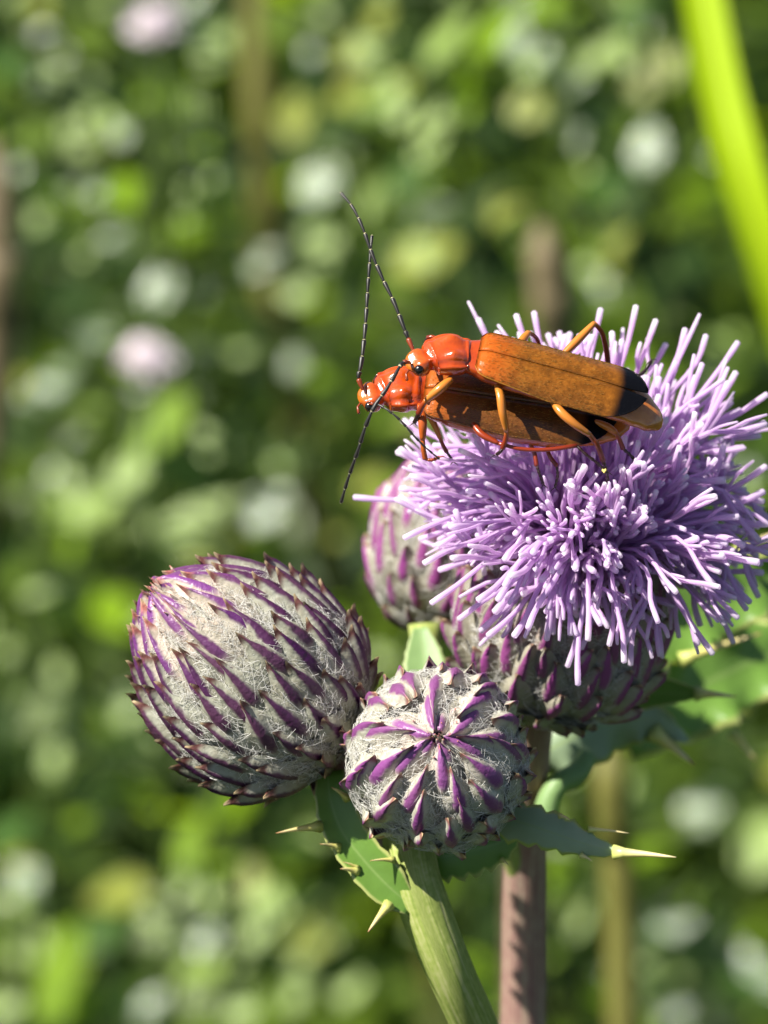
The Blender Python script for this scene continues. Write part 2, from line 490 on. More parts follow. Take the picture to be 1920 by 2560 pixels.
def build_head(name, label, base_pt, axis, L, Rm, tm, mat, rows, spacing, blen, wool_n, seed, s_max=1.0, keel_w=1.0, spine=0.55, wool_len=1.0, roll=0.0, tuft=1.0, relief=0.44, prof=None, spine_out=1.0):
    """an ovoid thistle involucre: core mesh (part), bracts and wool (sub-parts). Lengths in mm."""
    rg = random.Random(seed)
    axis = axis.normalized()
    x = (CX - axis * CX.dot(axis)).normalized()
    y = axis.cross(x)
    r = prof or bud_profile(L, Rm, tm, r_base=0.35)
    tab = meridian(r, L)
    S = tab[-1][0]
    def surf(s, phi, h=0.0):
        t = at_arc(tab, s)
        rr = r(t) * (1 + 0.022 * math.sin(3 * phi + seed) + 0.018 * math.sin(5 * phi + 9 * t + seed))
        t2 = at_arc(tab, s + 0.05); t1 = at_arc(tab, s - 0.05)
        dz, dr = (t2 - t1) * L, r(t2) - r(t1)
        q = math.hypot(dz, dr) or 1
        nr, nz = dz / q, -dr / q
        cdir = x * math.cos(phi) + y * math.sin(phi)
        p = base_pt + (axis * (t * L + nz * h) + cdir * (rr + nr * h)) * MM
        return p, (cdir * nr + axis * nz), (cdir * (dr / q) + axis * (dz / q)), rr
    core = MB()
    ns, nph = 30, 36
    vv = []
    for i in range(ns + 1):
        for k in range(nph):
            vv.append(surf(S * s_max * i / ns, 2 * math.pi * k / nph, -0.05)[0])
    ff = [(i * nph + k, i * nph + (k + 1) % nph, (i + 1) * nph + (k + 1) % nph, (i + 1) * nph + k) for i in range(ns) for k in range(nph)]
    ff.append(tuple(range(nph))[::-1])
    ff.append(tuple(ns * nph + k for k in range(nph)))
    core.add(vv, ff)
    root = core.build(name, M['core'], PLANT, base_pt)
    if label: root['label'] = label
    wool = MB()
    nu = 4
    for i in range(rows):
        g = i / (rows - 1)
        s0 = S * s_max * (0.02 + 0.86 * g)
        rr = surf(s0 + blen * 0.35, 0)[3]
        m = max(5, round(2 * math.pi * rr / spacing))
        for k in range(m):
            phi = roll + 2 * math.pi * (k + 0.5 * (i % 2)) / m + rg.gauss(0, 0.03) + i * 0.02
            ln = blen * (0.62 + 0.38 * min(1, g * 2.2)) * rg.uniform(0.76, 1.2)
            wd = spacing * (0.66 if g < 0.8 else 0.52) * rg.uniform(0.8, 1.12)
            tw = rg.gauss(0, 0.10)
            s1 = s0 + rg.gauss(0, 0.16) * (0.4 if g > 0.8 else 1)
            lift = rg.uniform(0.7, 1.35)
            b = MB()
            vs_, au, av, ag = [], [], [], []
            vl = [0, 0.14, 0.30, 0.46, 0.60, 0.72, 0.82, 0.91, 1.0]
            for v in vl:
                if v < 0.3: wv = lerp(0.75, 1.0, v / 0.3)
                elif v < 0.72: wv = lerp(1.0, 0.30, ((v - 0.3) / 0.42) ** 1.3)
                else: wv = lerp(0.30, 0.02, (v - 0.72) / 0.28) * 0.8
                body = min(v, 0.75) * ln / 0.75 * 0.82
                sp = max(0, v - 0.72) / 0.28
                ss = s1 + body + sp * spine * 0.55
                hh = 0.03 + relief * lift * min(1, v / 0.72) ** 1.15 + 0.55 * spine * spine_out * sp ** 1.3
                for j in range(-nu, nu + 1):
                    u = j / nu
                    half = wd * wv
                    dphi = (u * half + tw * ln * v) / max(rr if g < 0.85 else max(surf(min(ss, S * 0.985), 0)[3], 0.5), 0.35)
                    keel = 0.36 * keel_w * max(0, 1 - (abs(u) / 0.60) ** 1.25) * (1 - 0.7 * sp) * min(1, v / 0.2 + 0.3)
                    p, n_, t_, _ = surf(min(ss, S * 0.99), phi + dphi, hh + keel - 0.16 * abs(u) ** 3 * (1 - sp))
                    vs_.append(p); au.append(abs(u)); av.append(v); ag.append(g)
            W = 2 * nu + 1
            fs = [(i2 * W + j, i2 * W + j + 1, (i2 + 1) * W + j + 1, (i2 + 1) * W + j) for i2 in range(len(vl) - 1) for j in range(W - 1)]
            b.add(vs_, fs, u=au, v=av, g=ag)
            b.build('bract', mat, root)
    last = nxt = None
    for i in range(wool_n):
        g = rg.random() ** 0.8
        s = S * s_max * lerp(0.08, 0.93, g)
        phi = rg.uniform(0, 2 * math.pi)
        if nxt:
            s, phi = nxt
            nxt = None
        rr = surf(s, phi)[3]
        if rg.random() > rr / Rm + 0.15: continue
        ang = rg.gauss(0.5, 0.9) * rg.choice((-1, 1))
        long_ = rg.random() < 0.30
        ln = wool_len * (rg.uniform(1.4, 2.4) if long_ else rg.uniform(0.35, 1.1))
        curl = rg.gauss(0, 0.5 if long_ else 1.6)
        h0 = rg.uniform(0.08, 0.34)
        pts = []
        ds, dp = 0.0, 0.0
        for q in range(6):
            a_ = ang + curl * q / 5
            hh = h0 + 0.16 * math.sin(math.pi * q / 5) + rg.uniform(-.03, .03)
            pts.append(surf(min(max(s + ds, 0.05), S * 0.985), phi + dp, hh)[0])
            ds += math.cos(a_) * ln / 5
            dp += math.sin(a_) * ln / 5 / max(rr, 0.4)
        rad = (rg.uniform(0.004, 0.008) if long_ or rg.random() < 0.88 else rg.uniform(0.009, 0.012)) * MM
        tube(wool, pts, [rad * 0.8] + [rad] * 4 + [rad * 0.3], 3)
        if rg.random() < 0.35:
            last = (s, phi)
        if last and rg.random() < 0.6:
            nxt = (last[0] + rg.gauss(0, 0.12), last[1] + rg.gauss(0, 0.05))
    for i in range(26):                     # pointed innermost bracts closing the tip
        ph = i * 2.399
        cd = x * math.cos(ph) + y * math.sin(ph)
        if s_max < 1: break
        rr = 0.05 + 0.035 * i
        p0 = base_pt + (axis * (L - 0.15 - rr * 0.3) + cd * rr) * MM
        p2 = base_pt + (axis * (L + 0.45 + rg.uniform(0.2, 0.8) * tuft - rr * 0.45) + cd * rr * rg.uniform(0.6, 1.7)) * MM
        b = MB()
        tube(b, [p0, lerp(p0, p2, 0.5) + cd * 0.05 * MM, lerp(p0, p2, 0.85), p2], [0.16 * MM, 0.13 * MM, 0.06 * MM, 0.01 * MM], 6, 0.3, 0.92, flat=0.6, g=1.0)
        b.build('bract', mat, root)
    wo = wool.build('wool', M['wool'], root, base_pt)
    wo['kind'] = 'stuff'
    return root

# left bud: leans up-left and a little to the camera
ax = C(-0.66, 0.62, 0.42)
cen = P(632, 1692, -2.2)
L = 9.2
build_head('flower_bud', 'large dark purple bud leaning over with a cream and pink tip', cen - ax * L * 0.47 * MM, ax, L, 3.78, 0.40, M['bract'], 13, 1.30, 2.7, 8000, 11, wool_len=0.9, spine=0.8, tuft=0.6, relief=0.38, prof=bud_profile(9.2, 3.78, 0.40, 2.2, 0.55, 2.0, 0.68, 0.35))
# front bud: faces the camera
ax = C(-0.02, 0.30, 0.95)
cen = P(1094, 1898, 0.2)
L = 6.0
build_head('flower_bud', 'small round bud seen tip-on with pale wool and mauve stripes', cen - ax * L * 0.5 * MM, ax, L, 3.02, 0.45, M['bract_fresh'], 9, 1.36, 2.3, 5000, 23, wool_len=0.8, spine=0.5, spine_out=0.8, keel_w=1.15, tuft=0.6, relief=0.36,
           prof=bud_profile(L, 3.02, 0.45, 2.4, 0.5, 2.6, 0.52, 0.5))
# bud behind the flower head
ax = C(0.10, 0.95, 0.2)
cen = P(1098, 1365, -15)
L = 7.2
build_head('flower_bud', 'upright bud half hidden behind the lilac florets', cen - ax * L * 0.5 * MM, ax, L, 2.55, 0.45, M['bract_shade'], 9, 1.2, 2.6, 3000, 31, spine=0.3, relief=0.3)

# open flower head
FO = V((1462, 1345, -4.6))
O = P(*FO)
FAX = C(0.2, 0.78, 0.59)
L = 8.2
FB = O - FAX * L * MM
head = build_head('flower_head', 'open lilac flower head on a purple striped involucre', FB, FAX, L, 4.0, 0.48, M['bract_shade'], 9, 1.35, 2.5, 4000, 47, spine=0.35,
                  prof=lambda t: (bud_profile(L, 3.85, 0.45, 2.2, 0.55, r_base=0.5)(t) if t < 0.45 else lerp(3.85, 2.6, ((t - 0.45) / 0.55) ** 1.5)), s_max=0.98)

# ---- beetle body curves are needed first, so that florets keep clear of them
def stations(rows, n):
    return catmull(rows, n)
# (px, py, d, half width, height above, height below, k)
FEM = [(897, 1003, 1.5, 0.10, 0.08, 0.10, 0.0), (903, 1000, 1.5, 0.34, 0.24, 0.26, 0.02), (918, 996, 1.5, 0.56, 0.36, 0.38, 0.07), (935, 990, 1.5, 0.60, 0.40, 0.40, 0.13),
       (948, 986, 1.45, 0.46, 0.32, 0.34, 0.19), (955, 983, 1.4, 0.70, 0.40, 0.38, 0.23), (972, 979, 1.35, 0.82, 0.50, 0.42, 0.28), (1000, 975, 1.3, 0.92, 0.58, 0.46, 0.36), (1026, 976, 1.3, 0.88, 0.50, 0.50, 0.43),
       (1040, 978, 1.3, 0.76, 0.38, 0.52, 0.47), (1052, 980, 1.25, 0.80, 0.34, 0.55, 0.52), (1090, 985, 1.2, 1.05, 0.42, 0.68, 0.58), (1160, 998, 1.1, 1.25, 0.45, 0.80, 0.64), (1270, 1017, 1.0, 1.38, 0.45, 0.90, 0.72),
       (1370, 1033, 1.0, 1.36, 0.42, 0.88, 0.8), (1460, 1046, 1.0, 1.15, 0.34, 0.72, 0.88), (1525, 1055, 1.0, 0.85, 0.26, 0.5, 0.94), (1560, 1062, 1.0, 0.5, 0.2, 0.3, 0.98), (1575, 1066, 1.0, 0.15, 0.1, 0.1, 1.0)]
MAL = [(1018, 921, 3.0, 0.10, 0.08, 0.10, 0.0), (1024, 917, 3.0, 0.32, 0.22, 0.24, 0.02), (1037, 911, 2.95, 0.52, 0.36, 0.36, 0.07), (1054, 905, 2.9, 0.56, 0.40, 0.38, 0.13),
       (1070, 900, 2.8, 0.44, 0.32, 0.32, 0.19), (1077, 897, 2.75, 0.66, 0.40, 0.36, 0.23), (1094, 893, 2.7, 0.78, 0.50, 0.40, 0.28), (1122, 889, 2.6, 0.86, 0.56, 0.44, 0.36), (1150, 889, 2.55, 0.82, 0.48, 0.46, 0.43),
       (1168, 890, 2.5, 0.70, 0.36, 0.48, 0.47), (1182, 892, 2.5, 0.74, 0.34, 0.50, 0.52), (1215, 899, 2.45, 0.92, 0.40, 0.58, 0.58), (1290, 918, 2.4, 1.05, 0.42, 0.62, 0.64), (1390, 944, 2.3, 1.10, 0.40, 0.62, 0.72),
       (1490, 974, 2.25, 1.05, 0.36, 0.58, 0.8), (1570, 1006, 2.2, 0.92, 0.30, 0.5, 0.88), (1615, 1035, 2.1, 0.70, 0.24, 0.42, 0.94), (1640, 1060, 1.95, 0.42, 0.18, 0.26, 0.98), (1648, 1072, 1.9, 0.15, 0.1, 0.1, 1.0)]
BODIES = [(P(*q[:3]), max(q[3], q[4], q[5])) for rows in (FEM, MAL) for q in catmull(rows, 60)]

for (a_, b_, dn_, hw_) in ((P(1058, 986, 1.25), P(1545, 1060, 1.05), C(0.05, 0.50, 0.86), 0.85), (P(1190, 894, 2.5), P(1620, 1010, 2.25), C(0.08, 0.60, 0.79), 0.8)):
    t_ = (b_ - a_).normalized()
    s_ = t_.cross(dn_).normalized()
    for i in range(40):
        for q in (-1, 0, 1):
            for up_ in (0.1, 0.7):
                BODIES.append((lerp(a_, b_, i / 39) + (s_ * q * hw_ * (1 if i < 34 else 0.6) + dn_ * up_) * MM, 0.62))

def clear_of_beetles(pts, gap=0.12):
    for p in pts:
        for q, r in BODIES:
            if (p - q).length < (r * 0.85 + gap) * MM:
                return False
    return True

FX = (CX - FAX * CX.dot(FAX)).normalized()
FY = FAX.cross(FX)
rg = random.Random(5)

def floret(tip, rho_dir, rho, parent, mb=None, w=1.0, bend=0.0, lobes=2, check=True):
    """a slender corolla tube from the mouth of the involucre that splits into narrow lobes round a longer style"""
    p0 = O - FAX * 1.8 * MM + rho_dir * rho * 0.8 * MM
    ln = (tip - O).length
    p1 = O + FAX * (ln * 0.20) + rho_dir * (rho * 1.05 * MM + ln * 0.10)
    dirn = (tip - p1).normalized()
    side = dirn.cross(CB)
    p2 = lerp(p1, tip, 0.55) + side * bend * MM + FAX * rg.gauss(0.3, 0.3) * MM
    hook = V((rg.gauss(0, 1), rg.gauss(0, 1), rg.gauss(0, 1))) * 0.07 * MM
    pts = [V(q) for q in catmull([p0, p1, p2, lerp(p2, tip, 0.62) + hook, tip], 12)]
    if check and not clear_of_beetles(pts[3:]):
        return False
    own = mb is None
    if own: mb = MB()
    prof = [0.07, 0.07, 0.075, 0.08, 0.085, 0.095, 0.105, 0.11, 0.115, 0.125, 0.138, 0.130]
    tube(mb, pts, [q * w * MM for q in prof], 6, flat=0.85)
    for _ in range(lobes):
        k = rg.choice((5, 6, 6, 7))
        st = pts[k]
        off = (V((rg.gauss(0, 1), rg.gauss(0, 1), rg.gauss(0, 1)))).normalized()
        e = st + (tip - st) * rg.uniform(0.55, 0.98) + off * ln * rg.uniform(0.05, 0.13)
        lp = [V(q) for q in catmull([pts[k - 1], st, lerp(st, e, 0.5) + off * 0.14 * MM, e], 7)]
        if check and not clear_of_beetles(lp): continue
        tube(mb, lp, [q * w * MM for q in (0.06, 0.07, 0.085, 0.095, 0.10, 0.105, 0.08)], 5, v0=0.5, v1=0.97, flat=0.6)
    if own:
        mb.build('floret', M['floret'], parent)
    return True

# traced long florets: tip pixel, side of the dome (+ towards the camera)
TIPS = [(885, 1243, .5), (1010, 1345, .8), (1060, 1408, .9), (1078, 1508, .9), (1025, 1190, .4), (1060, 1235, .7), (1130, 1395, 1), (1195, 1500, 1), (1245, 1500, 1), (1285, 1590, 1), (1320, 1570, 1), (1275, 1440, 1), (1445, 1712, .9), (1470, 1600, 1), (1500, 1560, 1),
        (1560, 1655, .9), (1645, 1555, 1), (1690, 1480, 1), (1782, 1635, .6), (1845, 1545, .5), (1780, 1460, .7), (1835, 1378, .5), (1800, 1430, .6), (1910, 1228, .1), (1918, 1310, .3), (1915, 1165, 0), (1918, 985, -.2), (1900, 1090, -.1),
        (1195, 797, -.2), (1290, 787, -.2), (1335, 780, -.3), (1398, 830, -.2), (1425, 832, -.1), (1502, 772, -.3), (1590, 765, -.2), (1640, 800, -.1), (1713, 822, -.2), (1765, 838, -.3), (1845, 855, -.3), (1530, 830, .1), (1555, 850, .1), (1690, 905, 0), (1740, 940, .1), (1840, 930, -.2),
        (1300, 830, -.1), (1370, 835, -.1), (1665, 860, -.2), (1240, 830, -.3), (1470, 835, -.4)]
nfl = 0
for px, py, sg in TIPS:
    q = P(px, py, FO.z) - O
    r = q.length / MM
    L0 = 8.7
    z = math.sqrt(max(0, L0 * L0 - r * r)) * (1 if sg >= 0 else -1) * min(1, abs(sg) + 0.2)
    tip = P(px, py, FO.z + z)
    dv = (tip - O)
    lat = dv - FAX * dv.dot(FAX)
    lat = lat.normalized()
    th = dv.angle(FAX)
    if floret(tip, lat, 2.4 * min(1, th / 1.5), head, w=0.98, bend=rg.gauss(0, 0.3), lobes=rg.choice((0, 0, 1, 1)), check=py > 860):
        nfl += 1
tries = 0
while nfl < 262 and tries < 3000:
    tries += 1
    th = math.acos(lerp(1, math.cos(math.radians(100)), rg.random()))
    ph = rg.uniform(0, 2 * math.pi)
    lat = FX * math.cos(ph) + FY * math.sin(ph)
    dv = FAX * math.cos(th) + lat * math.sin(th)
    ln = rg.uniform(5.2, 8.7) - (0.9 if th > 1.6 else 0)
    if dv.dot(CB) < -0.55: continue
    if dv.dot(CU) < -0.25: ln *= 0.84
    if floret(O + dv * ln * MM, lat, 2.5 * min(1, th / 1.5), head, w=rg.uniform(0.78, 1.10), bend=rg.gauss(0, 0.75), lobes=rg.choice((1, 1, 2, 2, 3))):
        nfl += 1
for i in range(34):                        # florets that point straight out of the middle of the crown
    d_ = (C(0, 0.12, 1) + V((rg.gauss(0, 0.2), rg.gauss(0, 0.2), rg.gauss(0, 0.2)))).normalized()
    lat = (d_ - FAX * d_.dot(FAX)).normalized()
    if floret(O + d_ * rg.uniform(5.4, 7.8) * MM, lat, 1.9, head, w=rg.uniform(0.8, 1.1), bend=rg.gauss(0, 0.6), lobes=2):
        nfl += 1
mass = MB()
for i in range(320):
    th = math.acos(lerp(1, math.cos(math.radians(104)), rg.random()))
    ph = rg.uniform(0, 2 * math.pi)
    lat = FX * math.cos(ph) + FY * math.sin(ph)
    dv = FAX * math.cos(th) + lat * math.sin(th)
    floret(O + dv * rg.uniform(4.4, 7.2) * MM, lat, 2.4 * min(1, th / 1.5), None, mb=mass, w=rg.uniform(0.8, 1.1), bend=rg.gauss(0, 0.4), lobes=1)
mass.build('inner_florets', M['floret'], head, O)['kind'] = 'stuff'

# ---- stems
def stem(name, pts, rad, mat, parent, n=26, label=None, sides=16, ridges=0, ridge_h=0.0):
    mb = MB()
    if not isinstance(pts[0], V):
        pts = [P(*q) for q in pts]
    line = [V(q) for q in catmull(pts, n)]
    rr = catmull([(x,) for x in rad], n)
    tube(mb, line, [x[0] * MM for x in rr], sides, ridges=ridges, ridge_h=ridge_h)
    o = mb.build(name, mat, parent)
    if label: o['label'] = label
    return o

low = P(1302, 3000, -21)
g0 = V((base.x, base.y, -0.004))
stem('stem', [FB + FAX * 0.6 * MM, P(1338, 1850, -11.0), P(1328, 1960, -13.2), P(1320, 2060, -15), P(1315, 2160, -16.4), P(1312, 2260, -17.4), P(1311, 2400, -18.4), P(1308, 2600, -19.4), low, lerp(low, g0, 0.35) + V((0.006, 0.0, 0)), lerp(low, g0, 0.7) + V((0.004, 0, 0)), g0],
     [0.75, 0.66, 0.74, 0.84, 0.92, 0.96, 0.98, 1.0, 1.1, 1.6, 2.0, 2.3], M['stem_pink'], PLANT, 90, 'pinkish brown stem below the open flower head', ridges=7, ridge_h=0.05)
stem('stem', [(1085, 2000, -3.4), (1025, 2080, -3.0), (1030, 2170, -2.6), (1062, 2270, -2.6), (1118, 2410, -3.0), (1190, 2570, -5.0), (1250, 2760, -10), (1302, 3040, -21)],
     [0.9, 0.95, 0.95, 0.92, 0.86, 0.84, 0.85, 0.9], M['stem_green'], PLANT, 40, 'ribbed green stem under the small round bud', ridges=8, ridge_h=0.07)
stem('stem', [(800, 1880, -4.6), (850, 1945, -4.4), (930, 2050, -4.4), (1010, 2150, -3.6), (1050, 2240, -3.0)], [0.9, 0.75, 0.7, 0.75, 0.7], M['stem_pink'], PLANT, 20, 'short stalk of the leaning purple bud')
stem('stem', [(1062, 1560, -12.3), (1075, 1700, -12), (1150, 1900, -11), (1250, 2060, -14), (1308, 2240, -17.2), (1312, 2330, -18)], [0.7, 0.55, 0.55, 0.5, 0.5, 0.3], M['stem_green'], PLANT, 20, 'thin stalk of the bud behind the florets')

# ---- leaves
def leaf(line, half, mat, parent, spines=(), fold=0.25, n=22, nu=5, label=None, spine_mat='spine', wave=0.0, thick=0.14, up=None, seed=1, name='leaf'):
    """line: (px, py, d) along the midrib; half: (left px, right px) half widths; spines: (px, py, d, px, py, d, radius mm)"""
    rg2 = random.Random(seed)
    pts = [P(*q) for q in catmull(line, n)]
    hw = catmull(half, n)
    up = up or CB
    fr = frames(pts, up)
    mb = MB()
    vs_, au, av = [], [], []
    W = 2 * nu + 1
    ph = rg2.uniform(0, 6)
    for layer in (0, 1):
        for i in range(n):
            t, nn, s = fr[i]
            for j in range(-nu, nu + 1):
                u = j / nu
                h = hw[i][0] if u < 0 else hw[i][1]
                tooth = 1 + (0.10 * math.sin(i * 2.3 + ph) + 0.07 * math.sin(i * 4.1 + ph * 2)) * (abs(u) ** 3)
                off = max(h, 0.5) * K * abs(u) * tooth
                z = abs(u) ** 1.4 * h * K * fold + wave * math.sin(i * 1.1 + ph + (3 if u < 0 else 0)) * u * u
                z -= layer * thick * (1 - 0.6 * abs(u) ** 3) + (0.12 * (1 - abs(u) * 4) * layer if abs(u) < 0.25 else 0)
                vs_.append(pts[i] + (s * math.copysign(off, u) + nn * z) * MM)
                au.append(abs(u)); av.append(i / (n - 1))
    N = n * W
    fs = []
    for i in range(n - 1):
        for j in range(W - 1):
            q = (i * W + j, i * W + j + 1, (i + 1) * W + j + 1, (i + 1) * W + j)
            fs.append(q)
            fs.append(tuple(x + N for x in q[::-1]))
        for j in (0, W - 1):
            q = (i * W + j, (i + 1) * W + j, (i + 1) * W + j + N, i * W + j + N)
            fs.append(q if j == 0 else q[::-1])
    for i in (0, n - 1):
        for j in range(W - 1):
            q = (i * W + j, i * W + j + 1, i * W + j + 1 + N, i * W + j + N)
            fs.append(q if i else q[::-1])
    mb.add(vs_, fs, u=au, v=av)
    o = mb.build(name, mat, parent)
    if label: o['label'] = label
    for sp in spines:
        a_, b_ = P(*sp[:3]), P(*sp[3:6])
        r = sp[6]
        sm = MB()
        mid = lerp(a_, b_, 0.5) + CU * 0.03 * MM
        tube(sm, [V(q) for q in catmull([a_, mid, b_], 7)], [r * MM * x for x in (1.3, 0.82, 0.60, 0.46, 0.34, 0.22, 0.06)], 7)
        sm.build('spine', M[spine_mat], o)
    return o

# folded dark leaf between the leaning bud and the green stem
leaf([(818, 1930, -2.6), (826, 2000, -2.3), (850, 2070, -2.1), (905, 2145, -1.9), (970, 2215, -1.8), (1035, 2270, -1.9)],
     [(40, 30), (68, 40), (62, 45), (58, 50), (56, 50), (10, 25)], M['leaf'], PLANT,
     [(800, 2066, -2.0, 690, 2083, -1.0, 0.20), (846, 2118, -1.9, 800, 2110, -1.3, 0.14), (848, 2128, -1.9, 815, 2104, -1.6, 0.10), (892, 2178, -1.8, 850, 2172, -1.2, 0.17), (895, 2170, -1.8, 858, 2155, -1.4, 0.10),
      (972, 2262, -1.7, 920, 2330, -0.8, 0.22), (868, 1995, -1.6, 828, 1968, -0.8, 0.16), (985, 2150, -1.5, 925, 2152, -0.9, 0.12)],
     fold=0.3, label='glossy dark green leaf with pale spiny margin under the leaning bud', seed=4)
# grey-green leaf with a long yellow spine
leaf([(1205, 2015, -3.2), (1270, 2045, -2.4), (1340, 2068, -1.9), (1410, 2092, -1.6), (1480, 2115, -1.3), (1545, 2131, -1.0)],
     [(28, 36), (46, 56), (52, 50), (46, 42), (28, 30), (9, 9)], M['leaf_grey'], PLANT,
     [(1535, 2130, -1.1, 1690, 2143, -0.2, 0.24), (1470, 2073, -1.4, 1572, 2083, -1.4, 0.11), (1452, 2138, -1.4, 1480, 2153, -1.2, 0.12), (1400, 2040, -1.6, 1425, 2050, -1.2, 0.10)],
     fold=-0.25, label='grey green leaf ending in a long yellow spine', spine_mat='spine_pale', seed=9)
# dark leaf bract under the small bud
leaf([(1040, 2150, -3.8), (1110, 2140, -3.6), (1180, 2125, -3.6), (1250, 2105, -3.6), (1290, 2080, -3.6)], [(40, 45), (55, 65), (60, 68), (50, 50), (20, 20)], M['leaf'], PLANT,
     [(1255, 2150, -3.4, 1272, 2165, -3.0, 0.1)], fold=-0.2, label='dark leaf tucked below the small round bud', seed=12)
# leaves behind the flower head
leaf([(1560, 1850, -24), (1680, 1760, -25), (1800, 1690, -26), (1920, 1640, -27), (2050, 1620, -28)], [(70, 70), (130, 130), (150, 140), (120, 110), (40, 40)], M['leaf'], PLANT,
     [(1830, 1830, -26, 1890, 1900, -26, 0.3)], fold=0.25, label='large dark blurred leaf low behind the flower head', seed=37, wave=0.8)
leaf([(1500, 1720, -13), (1590, 1730, -13), (1680, 1735, -12.5), (1760, 1735, -12)], [(40, 45), (62, 52), (42, 28), (8, 8)], M['leaf'], PLANT,
     [(1740, 1733, -12, 1842, 1742, -11.5, 0.28)], fold=0.2, label='dark leaf with amber spine behind the flower head', seed=15)
leaf([(1500, 1690, -17), (1620, 1610, -17), (1740, 1540, -18), (1860, 1480, -19), (1990, 1420, -20)], [(60, 60), (130, 90), (140, 100), (110, 90), (40, 40)], M['leaf'], PLANT,
     [(1700, 1650, -17, 1905, 1582, -17, 0.3), (1840, 1385, -18, 1940, 1330, -18, 0.3)], fold=0.3, label='broad blurred leaf spreading behind the florets', seed=17, wave=0.6)
leaf([(1345, 1890, -14), (1420, 1850, -14), (1520, 1810, -15), (1620, 1800, -15), (1720, 1850, -15)], [(60, 60), (95, 110), (85, 90), (55, 60), (8, 8)], M['leaf_grey'], PLANT,
     [(1630, 1828, -15, 1735, 1912, -15, 0.4)], fold=-0.3, label='blue green leaf with curled pale margin beside the flower stem', seed=19, wave=0.5)
stem('leaf_stalk', [(1362, 2080, -12), (1372, 2000, -12), (1395, 1960, -12), (1440, 1935, -12.5), (1470, 1890, -13)], [0.55, 0.5, 0.45, 0.5, 0.4], M['leaf_pale'], PLANT, 16, 'pale curled leaf stalk beside the flower stem')
leaf([(1080, 1790, -10), (1068, 1710, -10), (1060, 1640, -10.5), (1050, 1570, -11)], [(50, 50), (62, 55), (52, 50), (20, 20)], M['leaf_pale'], PLANT, [], fold=0.2, label='pale green leaf between the buds', seed=23)

